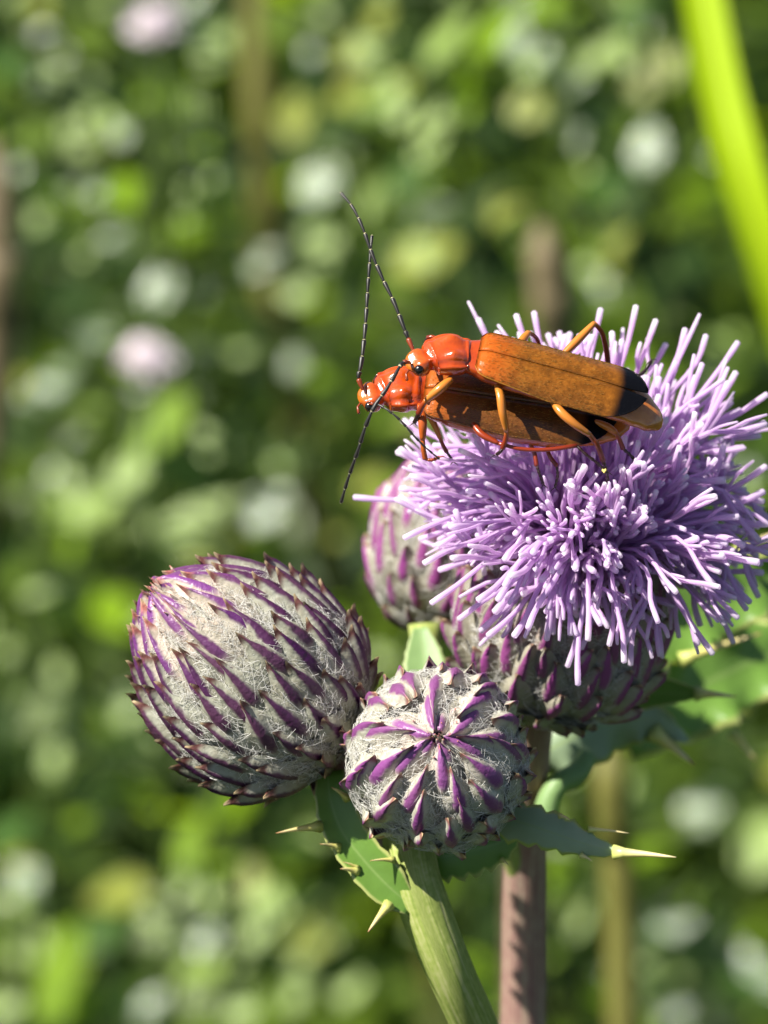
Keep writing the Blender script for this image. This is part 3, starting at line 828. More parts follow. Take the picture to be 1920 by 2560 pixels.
# ------------------------------------------------------------------ soldier beetles
def beetle(label, rows, dorsal, ely, ely_mat, hw_e, legs, ants, eyes, h_e=0.62):
    root = empty('soldier_beetle', P(rows[11][0], rows[11][1], rows[11][2] - 0.6), label, 'beetle', 'mating soldier beetles')
    st = catmull(rows, 92)
    pts = [P(*q[:3]) for q in st]
    fr = frames(pts, dorsal)
    # smooth the frames so that the bend of the neck does not twist the rings
    seg = 36
    vs_, ak, fs = [], [], []
    for i, q in enumerate(st):
        t, nn, s = fr[i]
        hw, hu, hd, k = max(q[3], 0.03), max(q[4], 0.03), max(q[5], 0.03), q[6]
        for j in range(seg):
            th = 2 * math.pi * j / seg
            ct, sn = math.cos(th), math.sin(th)
            e = 0.85
            yy = math.copysign(abs(ct) ** e, ct) * hw
            zz = math.copysign(abs(sn) ** e, sn) * (hu if sn > 0 else hd)
            if 0.23 < k < 0.475 and sn > -0.05:          # pronotum: raised rim, two humps, a middle furrow
                a_ = (k - 0.23) / 0.245
                edge = max(0, abs(ct) - 0.80) / 0.2
                zz += 0.13 * edge * (1 - 0.3 * edge) * math.sin(math.pi * min(1, a_ * 1.02))
                zz += 0.20 * math.exp(-(((abs(ct) - 0.42) / 0.2) ** 2)) * math.exp(-(((a_ - 0.60) / 0.22) ** 2))
                zz -= 0.10 * math.exp(-((ct / 0.16) ** 2)) * math.exp(-(((a_ - 0.55) / 0.35) ** 2))
                zz -= 0.12 * math.exp(-(((abs(ct) - 0.76) / 0.08) ** 2))
                zz += 0.09 * (math.exp(-(((a_ - 0.97) / 0.05) ** 2)) + math.exp(-(((a_ - 0.06) / 0.06) ** 2)))
            if k > 0.6:                                   # abdominal rings
                ring = abs(math.sin((k - 0.6) * 55))
                f = 1 - 0.035 * (1 - ring) ** 3
                yy *= f; zz *= f
            if 0.03 < k < 0.19 and sn > 0:                # brow and clypeus
                zz += 0.05 * math.exp(-((abs(ct) - 0.55) / 0.15) ** 2) - 0.04 * math.exp(-(ct / 0.2) ** 2)
            vs_.append(pts[i] + (s * yy + nn * zz) * MM)
            ak.append(k)
    n = len(st)
    for i in range(n - 1):
        for j in range(seg):
            j2 = (j + 1) % seg
            fs.append((i * seg + j, i * seg + j2, (i + 1) * seg + j2, (i + 1) * seg + j))
    fs.append(tuple(range(seg))[::-1]); fs.append(tuple((n - 1) * seg + j for j in range(seg)))
    mb = MB(); mb.add(vs_, fs, k=ak)
    mb.build('body', M['cuticle'], root)
    # wing cases
    a0, a1 = P(*ely[0]), P(*ely[1])
    ax_ = (a1 - a0)
    Ln = ax_.length
    ax_.normalize()
    nn = (dorsal - ax_ * dorsal.dot(ax_)).normalized()
    sd = ax_.cross(nn).normalized()
    for sg in (1, -1):
        mb = MB()
        ns, nu = 40, 14
        vs_, au, av = [], [], []
        for layer in (0, 1):
            for i in range(ns + 1):
                s = i / ns
                wv = hw_e
                if s < 0.08: wv *= 0.70 + 0.30 * math.sqrt(1 - (1 - s / 0.08) ** 2)
                wv *= 0.80 + 0.20 * min(1, s / 0.45) ** 0.8
                inner = 0.02
                if s > 0.74:
                    q = (s - 0.74) / 0.26
                    wv *= max(0.04, (1 - q ** 2.3)) ** 0.55
                    inner += 0.12 * q ** 3
                for j in range(nu + 1):
                    u = j / nu
                    y_ = inner + (wv - inner) * math.sin(u * math.pi / 2) ** 0.92
                    z_ = h_e * (max(0, 1 - (y_ / (hw_e * 1.03)) ** 2.3)) ** 0.62
                    z_ += 0.035 * math.exp(-((u - 0.35) / 0.06) ** 2) * (1 - s) + 0.025 * math.exp(-((u - 0.62) / 0.06) ** 2) * (1 - s)
                    z_ -= 0.022 * math.exp(-(u / 0.05) ** 2)
                    z_ += 0.06 * (u ** 10)
                    z_ *= 1 - 0.25 * max(0, s - 0.7) / 0.3
                    if s < 0.06: z_ *= 0.75 + 0.25 * s / 0.06
                    p = a0 + ax_ * Ln * s + (sd * sg * y_ + nn * (z_ - 0.05 * layer)) * MM
                    vs_.append(p); au.append(u); av.append(s)
        N = (ns + 1) * (nu + 1)
        W = nu + 1
        fs = []
        for i in range(ns):
            for j in range(nu):
                q = (i * W + j, i * W + j + 1, (i + 1) * W + j + 1, (i + 1) * W + j)
                fs += [q, tuple(x + N for x in q[::-1])]
            for j in (0, nu):
                q = (i * W + j, (i + 1) * W + j, (i + 1) * W + j + N, i * W + j + N)
                fs.append(q)
        for i in (0, ns):
            for j in range(nu):
                fs.append((i * W + j, i * W + j + 1, i * W + j + 1 + N, i * W + j + N))
        mb.add(vs_, fs, u=au, v=av)
        wc = mb.build('wing_case', ely_mat, root)
        hr = random.Random(int(rows[0][0]) + sg)
        hb = MB()
        for _ in range(650):                      # short golden hairs lying backwards
            i = hr.randrange(1, ns - 10); j = hr.randrange(0, nu)
            a_, b_, c_ = vs_[i * W + j], vs_[i * W + j + 1], vs_[(i + 1) * W + j]
            p = a_ + (b_ - a_) * hr.random() + (c_ - a_) * hr.random()
            n_ = (b_ - a_).cross(c_ - a_).normalized()
            if n_.dot(nn) < 0: n_ = -n_
            d_ = (ax_ + n_ * hr.uniform(0.25, 0.6) + sd * hr.gauss(0, 0.25)) * hr.uniform(0.10, 0.17) * MM
            w_ = sd * 0.006 * MM
            o_ = len(hb.v)
            hb.add([p - w_, p + w_, p + n_ * 0.008 * MM, p + d_], [(0, 1, 3), (1, 2, 3), (2, 0, 3)])
        ho = hb.build('hairs', M['hair'], wc, a0)
        ho['kind'] = 'stuff'
    # eyes, with the far one mirrored across the head
    for (px, py, d, r) in eyes:
        mb = MB()
        c_ = P(px, py, d)
        vv, ff = [], []
        nl, nm = 10, 14
        for i in range(nl + 1):
            th = math.pi * i / nl
            for j in range(nm):
                ph = 2 * math.pi * j / nm
                vv.append(c_ + (CX * math.sin(th) * math.cos(ph) * 0.95 + CU * math.cos(th) + CB * math.sin(th) * math.sin(ph) * 0.8) * r * MM)
        ff = [(i * nm + j, i * nm + (j + 1) % nm, (i + 1) * nm + (j + 1) % nm, (i + 1) * nm + j) for i in range(nl) for j in range(nm)]
        mb.add(vv, ff)
        mb.build('eye', M['eye'], root, c_)
    # mouth palps
    hd = rows[1]
    for k in (-1, 1):
        mb = MB()
        a_ = P(hd[0] - 1, hd[1] + 6, hd[2] + 0.12 * k)
        tube(mb, [a_, a_ + C(-0.6, -0.9, 0.3 * k) * 0.22 * MM, a_ + C(-0.2, -1, 0.4 * k) * 0.44 * MM], [0.035 * MM, 0.045 * MM, 0.06 * MM], 6)
        mb.build('palp', M['antenna_base'], root)
    # legs: femur > tibia, tarsus
    for fem_, tib, tar, mt, fr_ in legs:
        mb = MB()
        prof = lambda x: fr_ * MM * (0.62 + 0.5 * math.sin(math.pi * min(1, x * 0.86 + 0.08)))
        tube(mb, pxline(fem_, 14), prof, 10, 0.0, 0.40, flat=0.8)
        lg = mb.build('leg', M[mt], root)
        mb = MB()
        tube(mb, pxline([fem_[-1]] + tib, 16), lambda x: fr_ * MM * (0.50 + 0.10 * x), 8, 0.42, 0.76)
        mb.build('tibia', M[mt], lg)
        mb = MB()
        tp = pxline([tib[-1]] + tar, 21)
        tube(mb, tp, [MM * fr_ * (0.30 + 0.16 * ((i % 4) / 3)) for i in range(21)], 7, 0.82, 1.0)
        e = tp[-1]; dr = (tp[-1] - tp[-3]).normalized()
        for k in (-1, 1):
            tube(mb, [e, e + (dr + CX * 0.5 * k) * 0.10 * MM, e + (dr * 0.8 + CX * 0.9 * k - CU * 0.4) * 0.17 * MM], [0.03 * MM, 0.022 * MM, 0.008 * MM], 5, 1, 1)
        mb.build('tarsus', M[mt], lg)
    # antennae: eleven flared segments each
    for line, r0, far in ants:
        pts_ = [P(*q) for q in catmull(line, 111)]
        cum = [0]
        for i in range(1, 111): cum.append(cum[-1] + (pts_[i] - pts_[i - 1]).length)
        frac = [0, 0.075, 0.12]
        for i in range(9): frac.append(frac[-1] + 0.88 / 9 * (1.06 - 0.015 * i))
        f1 = frac[-1]
        frac = [x / f1 for x in frac]
        ant = None
        for kk in range(11):
            i0 = min(range(111), key=lambda i: abs(cum[i] / cum[-1] - frac[kk]))
            i1 = min(range(111), key=lambda i: abs(cum[i] / cum[-1] - frac[kk + 1]))
            i1 = max(i1, i0 + 1)
            sub = [pts_[i0], lerp(pts_[i0], pts_[i1], 0.06), lerp(pts_[i0], pts_[i1], 0.5) + (pts_[(i0 + i1) // 2] - lerp(pts_[i0], pts_[i1], 0.5)) * 0.8, lerp(pts_[i0], pts_[i1], 0.84), lerp(pts_[i0], pts_[i1], 0.93), pts_[i1]]
            rr = r0 * (1 - 0.035 * kk) * MM
            mb = MB()
            vs_ = (0, 0.06, 0.5, 0.88, 0.96, 1)
            tube(mb, sub, [rr * x for x in (0.60, 0.75, 0.98, 1.25, 1.15, 0.62)], 8, 0, 1)
            mt = M['antenna_base'] if kk == 0 else M['antenna']
            if ant is None:
                ant = mb.build('antenna', mt, root)
            else:
                mb.build('segment', mt, ant)
    return root

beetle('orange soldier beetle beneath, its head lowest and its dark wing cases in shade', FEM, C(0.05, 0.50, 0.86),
       ((1058, 986, 1.25), (1538, 1058, 1.05)), M['elytra_shaded'], 1.36,
       [([(1050, 1012, 1.8), (1056, 1050, 2.2), (1057, 1098, 2.1)], [(1058, 1120, 2.0), (1063, 1147, 1.8)], [(1078, 1150, 1.8), (1098, 1143, 1.7)], 'leg_orange', 0.17),
        ([(1040, 1000, 0.8), (1080, 1050, 0.3), (1100, 1095, 0.3)], [(1110, 1118, 0.3), (1117, 1130, 0.3)], [(1124, 1140, 0.3), (1131, 1152, 0.2)], 'leg', 0.14),
        ([(1175, 1045, 1.8), (1200, 1082, 2.2), (1245, 1108, 2.4)], [(1300, 1122, 2.5), (1370, 1124, 2.5), (1442, 1114, 2.4)], [(1465, 1136, 2.5), (1490, 1155, 2.4), (1515, 1178, 2.2)], 'leg_red', 0.15),
        ([(1250, 1050, 0.2), (1300, 1085, 0.8), (1325, 1108, 1.2)], [(1335, 1130, 1.3), (1342, 1165, 1.4)], [(1350, 1188, 1.4), (1358, 1210, 1.2)], 'leg', 0.15),
        ([(1470, 1050, 1.4), (1520, 1068, 1.8), (1540, 1082, 1.9)], [(1548, 1098, 1.8), (1558, 1122, 1.6)], [(1580, 1142, 1.4), (1597, 1168, 1.1)], 'leg', 0.16),
        ([(1420, 1050, 0.2), (1390, 1090, 0.7), (1368, 1118, 1.1)], [(1372, 1135, 1.3), (1392, 1165, 1.4)], [(1394, 1190, 1.4), (1388, 1216, 1.2)], 'leg', 0.15)],
       [([(908, 975, 1.9), (896, 948, 1.9), (902, 915, 1.8), (912, 830, 1.4), (919, 730, 1.0), (925, 645, 0.7), (930, 588, 0.4)], 0.085, False),
        ([(922, 1010, 2.1), (940, 1010, 2.4), (965, 1022, 2.6), (1000, 1050, 2.7), (1035, 1090, 2.7), (1070, 1124, 2.6), (1099, 1148, 2.5)], 0.050, False)],
       [(924, 1016, 1.95, 0.185), (910, 979, 1.25, 0.19)])

beetle('orange soldier beetle on top with brown black-tipped wing cases in full sun', MAL, C(0.08, 0.60, 0.79),
       ((1190, 894, 2.5), (1612, 1006, 2.25)), M['elytra_top'], 1.27,
       [([(1128, 948, 2.9), (1100, 972, 3.1), (1066, 1000, 2.9)], [(1056, 1014, 2.7), (1046, 1034, 2.5)], [(1042, 1044, 2.3), (1036, 1056, 2.0)], 'leg', 0.20),
        ([(1112, 880, 1.8), (1104, 858, 1.7), (1092, 846, 1.7)], [(1080, 842, 1.7), (1068, 844, 1.6)], [(1064, 852, 1.5), (1062, 862, 1.3)], 'leg', 0.14),
        ([(1240, 955, 2.7), (1250, 985, 3.1), (1256, 1030, 3.2), (1267, 1078, 2.9)], [(1264, 1098, 2.7), (1256, 1122, 2.5)], [(1250, 1130, 2.4), (1242, 1136, 2.2)], 'leg', 0.17),
        ([(1290, 890, 1.5), (1306, 850, 1.0), (1322, 831, 0.7)], [(1338, 842, 0.3), (1352, 900, -0.2)], [(1360, 930, -0.5), (1370, 950, -0.7)], 'leg', 0.15),
        ([(1378, 995, 2.7), (1398, 1025, 3.2), (1430, 1055, 3.3), (1473, 1086, 3.0)], [(1490, 1108, 2.8), (1508, 1152, 2.2)], [(1516, 1180, 1.9), (1520, 1218, 1.4)], 'leg', 0.19),
        ([(1405, 890, 1.4), (1440, 855, 1.2), (1486, 808, 0.9)], [(1503, 828, 0.6), (1513, 860, 0.3), (1520, 905, 0.0)], [(1560, 940, -0.2), (1602, 936, -0.4), (1628, 903, -0.6)], 'leg', 0.18)],
       [([(1034, 878, 2.6), (1024, 855, 2.5), (1008, 815, 2.3), (985, 755, 2.0), (958, 700, 1.7), (930, 635, 1.4), (905, 565, 1.1), (880, 515, 0.8), (851, 481, 0.5)], 0.084, False),
        ([(1026, 906, 3.3), (1010, 905, 3.7), (992, 930, 4.0), (965, 975, 4.2), (938, 1012, 4.3), (915, 1062, 4.1), (895, 1125, 3.8), (872, 1190, 3.4), (852, 1258, 3.0)], 0.082, False)],
       [(1048, 924, 3.35, 0.185), (1038, 890, 2.6, 0.18)], h_e=0.60)

# pollen caught on a foot
mb = MB()
pc = P(1511, 1178, 2.4)
for k in range(5):
    o_ = V((R_.gauss(0, 1), R_.gauss(0, 1), R_.gauss(0, 1))) * 0.035 * MM
    tube(mb, [pc + o_ - CU * 0.05 * MM, pc + o_ - CU * 0.03 * MM, pc + o_ + CU * 0.03 * MM, pc + o_ + CU * 0.05 * MM], [0.02 * MM, 0.036 * MM, 0.036 * MM, 0.02 * MM], 7)
tag(mb.build('pollen_clump', M['pollen'], None, pc), 'tiny yellow clump of pollen on a dark beetle foot above the florets', 'pollen')

# ------------------------------------------------------------------ meadow behind
def weed_mat(name, col, tcol, rough, transl, spec=0.5):
    a = NT(name)
    nz = a.noise(160, 3)
    c = a.mix(nz, col, tuple(min(1, x * 1.5) for x in col))
    c = a.mix(a.math('MULTIPLY', a.rnd(), 0.5), c, tuple(x * 0.7 for x in col))
    c = a.mix(a.map(a.attr('u'), 0.0, 0.12, 0.5, 0.0), c, tuple(min(1, x * 2.2) for x in col))
    a.bump(nz, 0.0015, 0.12)
    return a.fin(c, rough, spec, transl, tcol)
WM = {
    'teal': weed_mat('weed_leaf_blue_green', (0.045, 0.095, 0.018), (0.10, 0.23, 0.02), 0.21, 0.2, 0.42),
    'green': weed_mat('weed_leaf_green', (0.066, 0.105, 0.009), (0.22, 0.36, 0.008), 0.33, 0.33, 0.3),
    'lime': weed_mat('weed_leaf_lime', (0.17, 0.28, 0.010), (0.48, 0.72, 0.008), 0.42, 0.5, 0.3),
    'yellow': weed_mat('weed_leaf_yellow', (0.24, 0.27, 0.04), (0.50, 0.55, 0.06), 0.42, 0.4),
    'pale': weed_mat('weed_leaf_pale', (0.23, 0.33, 0.075), (0.38, 0.52, 0.06), 0.30, 0.35, 0.28),
    'dark': weed_mat('weed_leaf_dark', (0.016, 0.036, 0.006), (0.05, 0.12, 0.008), 0.5, 0.2, 0.15),
}

def leaf_mesh(name, mat, slim, fold, droop, ns=8, nu=3):
    """unit-length weed leaf along +x, face +z, with a short petiole"""
    me = bpy.data.meshes.new(name)
    vs_, fs, au = [], [], []
    W = 2 * nu + 1
    for i in range(ns + 1):
        x = i / ns
        wv = slim * (math.sin(math.pi * min(1, x ** 0.75 * 0.97 + 0.03)) ** 0.8)
        for j in range(-nu, nu + 1):
            u = j / nu
            z = fold * abs(u) * wv - droop * x * x + 0.010 * math.sin(i * 2.1 + j)
            vs_.append((x, u * wv, z)); au.append(abs(u))
    for i in range(ns):
        for j in range(W - 1):
            fs.append((i * W + j, (i + 1) * W + j, (i + 1) * W + j + 1, i * W + j + 1))
    o = len(vs_)
    for k in range(4):
        th = math.pi / 2 * k
        vs_.append((-0.30, 0.018 * math.cos(th), 0.018 * math.sin(th) - 0.03)); au.append(0)
    for k in range(4):
        th = math.pi / 2 * k
        vs_.append((0.10, 0.022 * math.cos(th), 0.022 * math.sin(th))); au.append(0)
    for k in range(4):
        fs.append((o + k, o + 4 + k, o + 4 + (k + 1) % 4, o + (k + 1) % 4))
    me.from_pydata(vs_, [], fs)
    me.polygons.foreach_set('use_smooth', [True] * len(me.polygons))
    me.attributes.new('u', 'FLOAT', 'POINT').data.foreach_set('value', au)
    me.materials.append(mat)
    return me
LM = {}
for k_, m_ in WM.items():
    LM[k_] = [leaf_mesh('weed_leaf', m_, s_, f_, d_) for s_, f_, d_ in ((0.30, 0.05, 0.03), (0.38, 0.04, 0.05), (0.25, 0.08, 0.03))]

def basis(x, z):
    x = x.normalized()
    z = (z - x * z.dot(x)).normalized()
    y = z.cross(x)
    return Matrix(((x.x, y.x, z.x), (x.y, y.y, z.y), (x.z, y.z, z.z)))

def put_leaf(parent, kind, pos, xdir, ndir, length, width=1.0, rg=R_):
    o = bpy.data.objects.new('leaf', rg.choice(LM[kind]))
    COL.objects.link(o)
    o.parent = parent
    b = basis(xdir, ndir).to_4x4()
    o.matrix_local = Matrix.Translation(pos - WORLD[parent.name]) @ b @ Matrix.Diagonal((length, length * width, length, 1))
    return o

def weed(label, line, rad, feats, stem_mat_='stem_weed', seed=0, n_extra=6, cat='weed', group='blurred weeds behind the thistle', name='leafy_weed', jitter=0.012):
    """line: (px, py, metres from camera) down the visible stem, then straight to the ground; feats: (px, py, size px, kind, angle, width, gloss)"""
    rg = random.Random(seed)
    pts = [PD(*q) for q in line]
    foot = pts[-1].copy()
    foot.z = -0.005
    foot += V((rg.uniform(-.02, .02), rg.uniform(-0.01, .03), 0))
    root = empty(name, foot, label, cat, group)
    allp = pts + [lerp(pts[-1], foot, 0.5) + V((rg.uniform(-.006, .006), 0.004, 0)), foot]
    ln = [V(q) for q in catmull(allp, 40)]
    mb = MB()
    tube(mb, ln, lambda x: rad * MM * (0.30 + 0.45 * min(1, x * 1.6)), 10)
    mb.build('stem', M[stem_mat_], root)
    fx = [q[0] for q in line]
    for _ in range(44):                       # the many small leaves of the same stem, some catching the sun
        y_ = -60 + 2600 * rg.random() ** 1.35
        if line[0][1] > 0 and y_ < line[0][1]: continue
        x_ = fx[0] + rg.gauss(0, 105)
        if rg.random() < 0.42:
            feats = feats + [(x_, y_, rg.uniform(55, 110), rg.choice((T, PA, PA, PA)), rg.uniform(0, 180), rg.uniform(0.8, 1.2), rg.uniform(0.88, 1.0))]
        else:
            feats = feats + [(x_, y_, rg.uniform(60, 150), rg.choice((LI, LI, G, Y, D, D)), rg.uniform(0, 180), rg.uniform(0.7, 1.1), rg.uniform(0.2, 0.7))]
    for (px, py, size, kind, ang, wd, gl) in feats:
        cand = min(ln, key=lambda p: abs((p - CAM).dot(CU) / (-(p - CAM).dot(CB)) - (1280 - py) * K / DIST))
        dist = -(cand - CAM).dot(CB) + rg.uniform(-jitter, jitter)
        ctr = PD(px, py, dist)
        ls = (0.85 if gl > 0.7 else 0.95) * size * K * MM * dist * 1000 / DIST
        a_ = math.radians(ang)
        xd = C(math.cos(a_), math.sin(a_), rg.uniform(-0.2, 0.3))
        half_ = (SUN + (CAM - ctr).normalized()).normalized()
        q_ = 0.03 if gl > 0.7 else 0.08
        nd = (half_ * gl + V((0, 0, 1)) * (1 - gl) * 0.7 + V((rg.gauss(0, q_), rg.gauss(0, q_), rg.gauss(0, q_))))
        xd = (xd - nd.normalized() * xd.dot(nd.normalized()))
        lf = put_leaf(root, kind, ctr - xd.normalized() * ls * 0.45, xd, nd, ls, wd, rg)
        # petiole joins the stem
        near = min(ln, key=lambda p: (p - ctr).length)
        st = ctr - xd.normalized() * ls * 0.7
        if (near - st).length > 0.003:
            mb = MB()
            tube(mb, [near, lerp(near, st, 0.5) + V((0, 0, 0.002)), st, st + xd.normalized() * ls * 0.15], [0.0006, 0.0005, 0.0004, 0.0003], 6)
            mb.build('petiole', M['stem_weed'], root)
    for i in range(n_extra):
        p = ln[rg.randrange(4, 34)]
        az = rg.uniform(0, 2 * math.pi)
        xd = V((math.cos(az), math.sin(az), rg.uniform(-0.1, 0.7)))
        nd = V((rg.gauss(0, .5), rg.gauss(0, .5), 1))
        ls = rg.uniform(0.006, 0.013)
        put_leaf(root, rg.choice(('green', 'dark', 'lime', 'dark')), p + xd.normalized() * ls * 0.3, xd, nd, ls, rg.uniform(0.8, 1.2), rg)
    return root

# (px, py, size, kind, angle, width, gloss 0..1 = how squarely the blade mirrors the sun)
T, G, LI, Y, PA, D = 'teal', 'green', 'lime', 'yellow', 'pale', 'dark'
weed('blurred weed beside the pale edge stalk, with yellow green and lime leaves', [(60, -150, .46), (70, 700, .47), (90, 1500, .48), (70, 2500, .50)], 1.2,
     [(85, 40, 150, Y, 80, 1.2, .6), (65, 360, 140, LI, 60, 1.3, .7), (20, 160, 120, T, 90, 1, .5), (100, 430, 110, PA, 150, 1.3, .8), (100, 990, 170, T, 20, 1.3, .75), (0, 1070, 140, T, 80, 1, .8), (40, 1440, 130, G, 100, 1.2, .5),
      (20, 2080, 170, T, 60, 1.2, .5), (60, 2330, 240, PA, 110, .9, .55), (10, 2520, 160, PA, 40, 1, .8), (70, 2200, 150, T, 140, 1, .6)], seed=1)
weed('blurred weed with shining leaves standing beside the pinkish white bloom', [(235, -150, .50), (240, 500, .50), (225, 1400, .52), (215, 2500, .55)], 1.2,
     [(205, 335, 140, PA, 40, 1.3, .9), (160, 470, 120, T, 200, 1, .7), (250, 480, 180, LI, 100, 1, .5), (220, 90, 160, G, 150, 1, .4), (285, 595, 110, T, 60, 1.2, .8), (190, 750, 170, D, 80, 1.1, .4), (170, 1250, 200, LI, 30, 1, .75),
      (250, 1380, 160, G, 10, 1, .5), (150, 2420, 330, LI, 260, .7, .4), (260, 2330, 150, T, 70, 1.1, .6), (300, 2230, 170, Y, 170, 1.0, .35), (180, 2520, 140, LI, 200, 1, .5)], seed=2)
weed('blurred weed carrying a diagonal lime leaf just below the pinkish white bloom', [(395, -150, .44), (400, 400, .44), (410, 1200, .46), (420, 2500, .50)], 1.3,
     [(540, 120, 160, PA, 70, .9, .85), (490, 285, 220, PA, 280, .6, .75), (390, 390, 130, PA, 80, 1, .85), (495, 475, 150, PA, 45, 1, .85), (480, 560, 170, LI, 60, .9, .4), (320, 480, 190, LI, 100, .9, .3), (400, 715, 190, T, 80, 1.1, .8),
      (500, 720, 110, T, 90, 1.1, .85), (470, 900, 200, LI, 60, .8, .6), (400, 1060, 260, LI, 57, .75, .8), (330, 1170, 180, PA, 50, 1, .8), (230, 1270, 160, PA, 30, 1, .6),
      (450, 2210, 140, PA, 70, 1, .9), (500, 2080, 270, LI, 75, .7, .45), (430, 2350, 130, T, 90, 1.1, .75), (380, 2510, 130, T, 60, 1, .8), (480, 2480, 170, G, 90, .9, .7)], seed=3)
weed('weed bearing a broad pale leaf behind the leaning purple bud', [(600, 1050, .40), (590, 1250, .41), (585, 1700, .43), (570, 2500, .46)], 1.2,
     [(530, 1300, 380, PA, 22, .75, .75), (660, 1270, 170, T, 30, 1.1, .7), (620, 2200, 120, Y, 90, 1, .8), (660, 2310, 270, PA, 95, .85, .8), (520, 2350, 120, T, 80, 1.2, .8), (600, 2510, 140, PA, 60, 1.1, .85), (580, 2000, 220, LI, 80, .7, .4), (500, 2430, 160, PA, 60, .9, .65)], seed=4)
weed('weed with blue green shining leaves rising behind the crossed antennae', [(840, -150, .50), (850, 300, .50), (860, 900, .52), (840, 2500, .56)], 1.2,
     [(800, 455, 170, T, 60, 1.2, .93), (805, 640, 160, PA, 70, 1, .92), (945, 500, 170, PA, 60, 1, .7), (930, 600, 180, LI, 90, .8, .5), (850, 330, 150, D, 30, 1, .5), (860, 985, 150, PA, 100, 1, .85), (740, 1120, 200, PA, 60, .9, .75), (720, 850, 200, G, 70, 1, .6),
      (660, 655, 120, T, 60, 1.2, .8), (700, 60, 160, G, 110, 1, .5), (790, 190, 190, D, 80, 1, .4), (740, 280, 220, Y, 95, .6, .5), (930, 120, 160, PA, 60, 1, .6), (780, 2330, 180, Y, 80, .9, .3), (880, 2460, 150, PA, 60, 1, .95), (830, 2200, 200, D, 40, 1, .4), (740, 2100, 180, G, 10, 1, .4)], seed=5)
weed('weed with saturated lime leaves and white glints over the beetles', [(1120, -150, .42), (1130, 250, .42), (1140, 700, .43), (1150, 2500, .48)], 1.3,
     [(1000, 280, 110, PA, 100, 1, .97), (985, 230, 90, PA, 100, 1, .9), (1085, 300, 150, PA, 80, .8, .93), (1070, 370, 140, PA, 60, .8, .8), (1160, 230, 260, LI, 95, .7, .45), (1115, 100, 200, PA, 70, .7, .6), (1290, 30, 240, LI, 60, .9, .35), (1300, 20, 200, LI, 20, .9, .45), (1230, 90, 160, LI, 80, .9, .4),
      (1080, 545, 190, T, 45, 1, .92), (1060, 640, 190, Y, 40, 1, .5), (1020, 440, 160, T, 70, 1, .6), (1230, 500, 180, D, 20, 1, .5), (1000, 700, 200, G, 60, 1, .4), (1240, 640, 170, D, 100, 1, .5)], seed=6)
weed('weed with a long diagonal glinting leaf by the bright grass blade', [(1400, -150, .40), (1410, 300, .41), (1430, 800, .43), (1450, 2500, .48)], 1.2,
     [(1310, 100, 130, Y, 60, .9, .8), (1440, 190, 150, T, 40, 1, .96), (1510, 130, 230, PA, 45, .55, .8), (1440, 325, 160, T, 140, .9, .85), (1320, 265, 140, Y, 60, 1.1, .75), (1270, 520, 150, Y, 60, 1.1, .5), (1430, 470, 190, G, 90, .8, .5), (1560, 60, 180, T, 60, .8, .5),
      (1440, 2290, 160, PA, 60, 1, .75), (1520, 2400, 140, T, 100, 1.1, .8), (1400, 2180, 160, LI, 100, 1, .4)], seed=7)
weed('weed with rounded yellow and grey leaves beyond the florets', [(1630, -150, .48), (1635, 300, .49), (1640, 900, .50), (1650, 2500, .55)], 1.2,
     [(1635, 190, 190, Y, 50, 1.2, .8), (1620, 370, 170, T, 90, 1.2, .85), (1560, 500, 160, D, 70, 1.1, .6), (1690, 640, 220, D, 100, 1.1, .4), (1700, 560, 170, G, 30, 1, .5), (1520, 480, 120, T, 90, 1.2, .6), (1590, 650, 170, D, 60, 1, .4), (1700, 340, 140, G, 90, 1, .5), (1630, 2480, 150, PA, 60, 1.1, .8), (1560, 2150, 180, G, 20, 1, .5)], seed=8)
weed('weed with pale lime leaves low at the edge beyond the yellow spine', [(1850, 900, .44), (1860, 1400, .45), (1850, 2000, .46), (1840, 2500, .48)], 1.2,
     [(1760, 2010, 190, T, 60, 1.1, .75), (1905, 2110, 240, PA, 80, .8, .85), (1780, 2380, 520, T, -38, .45, .6), (1700, 2500, 170, T, 60, 1, .7), (1850, 2480, 230, PA, 150, .8, .6), (1600, 2080, 300, G, 20, .5, .4), (1790, 870, 150, PA, 60, 1, .5), (1870, 960, 150, G, 60, 1, .4), (1900, 1380, 160, G, 60, 1, .5)], seed=9)

# tan and olive stalks
def stalk(label, line, r, mat, seed):
    rg = random.Random(seed)
    pts = [PD(*q) for q in line]
    foot = pts[-1].copy(); foot.z = -0.005; foot += V((rg.uniform(-.01, .01), 0.01, 0))
    mb = MB()
    ln = [V(q) for q in catmull(pts + [lerp(pts[-1], foot, .5), foot], 36)]
    root = empty('plant_stalk', foot, label, 'stalk', 'bare stalks behind the thistle')
    tube(mb, ln, lambda x: r * MM * (0.9 + 0.25 * x) * min(1, 0.35 + x * 9), 12, ridges=6, ridge_h=0.06)
    mb.build('stem', M[mat], root)
    for k in (8, 15):                      # swollen nodes with a withered bract
        mb = MB()
        p = ln[k]; t_ = (ln[k + 1] - ln[k - 1]).normalized()
        tube(mb, [p - t_ * 0.004, p - t_ * 0.001, p + t_ * 0.001, p + t_ * 0.004], [r * MM * q for q in (0.95, 1.08, 1.08, 0.95)], 10)
        mb.build('node', M[mat], root)
    return root
stalk('tall brownish olive stalk behind the leaning purple bud', [(635, -200, .52), (650, 300, .52), (680, 700, .525), (740, 1000, .53), (800, 1300, .535), (900, 1700, .54), (1060, 2300, .55), (1120, 2650, .56)], 2.5, 'stem_olive', 1)
stalk('tan stalk rising behind the open flower head', [(1355, 560, .36), (1365, 680, .36), (1390, 850, .365), (1380, 1300, .37), (1320, 2100, .39), (1312, 2600, .41)], 1.9, 'stem_tan', 2)
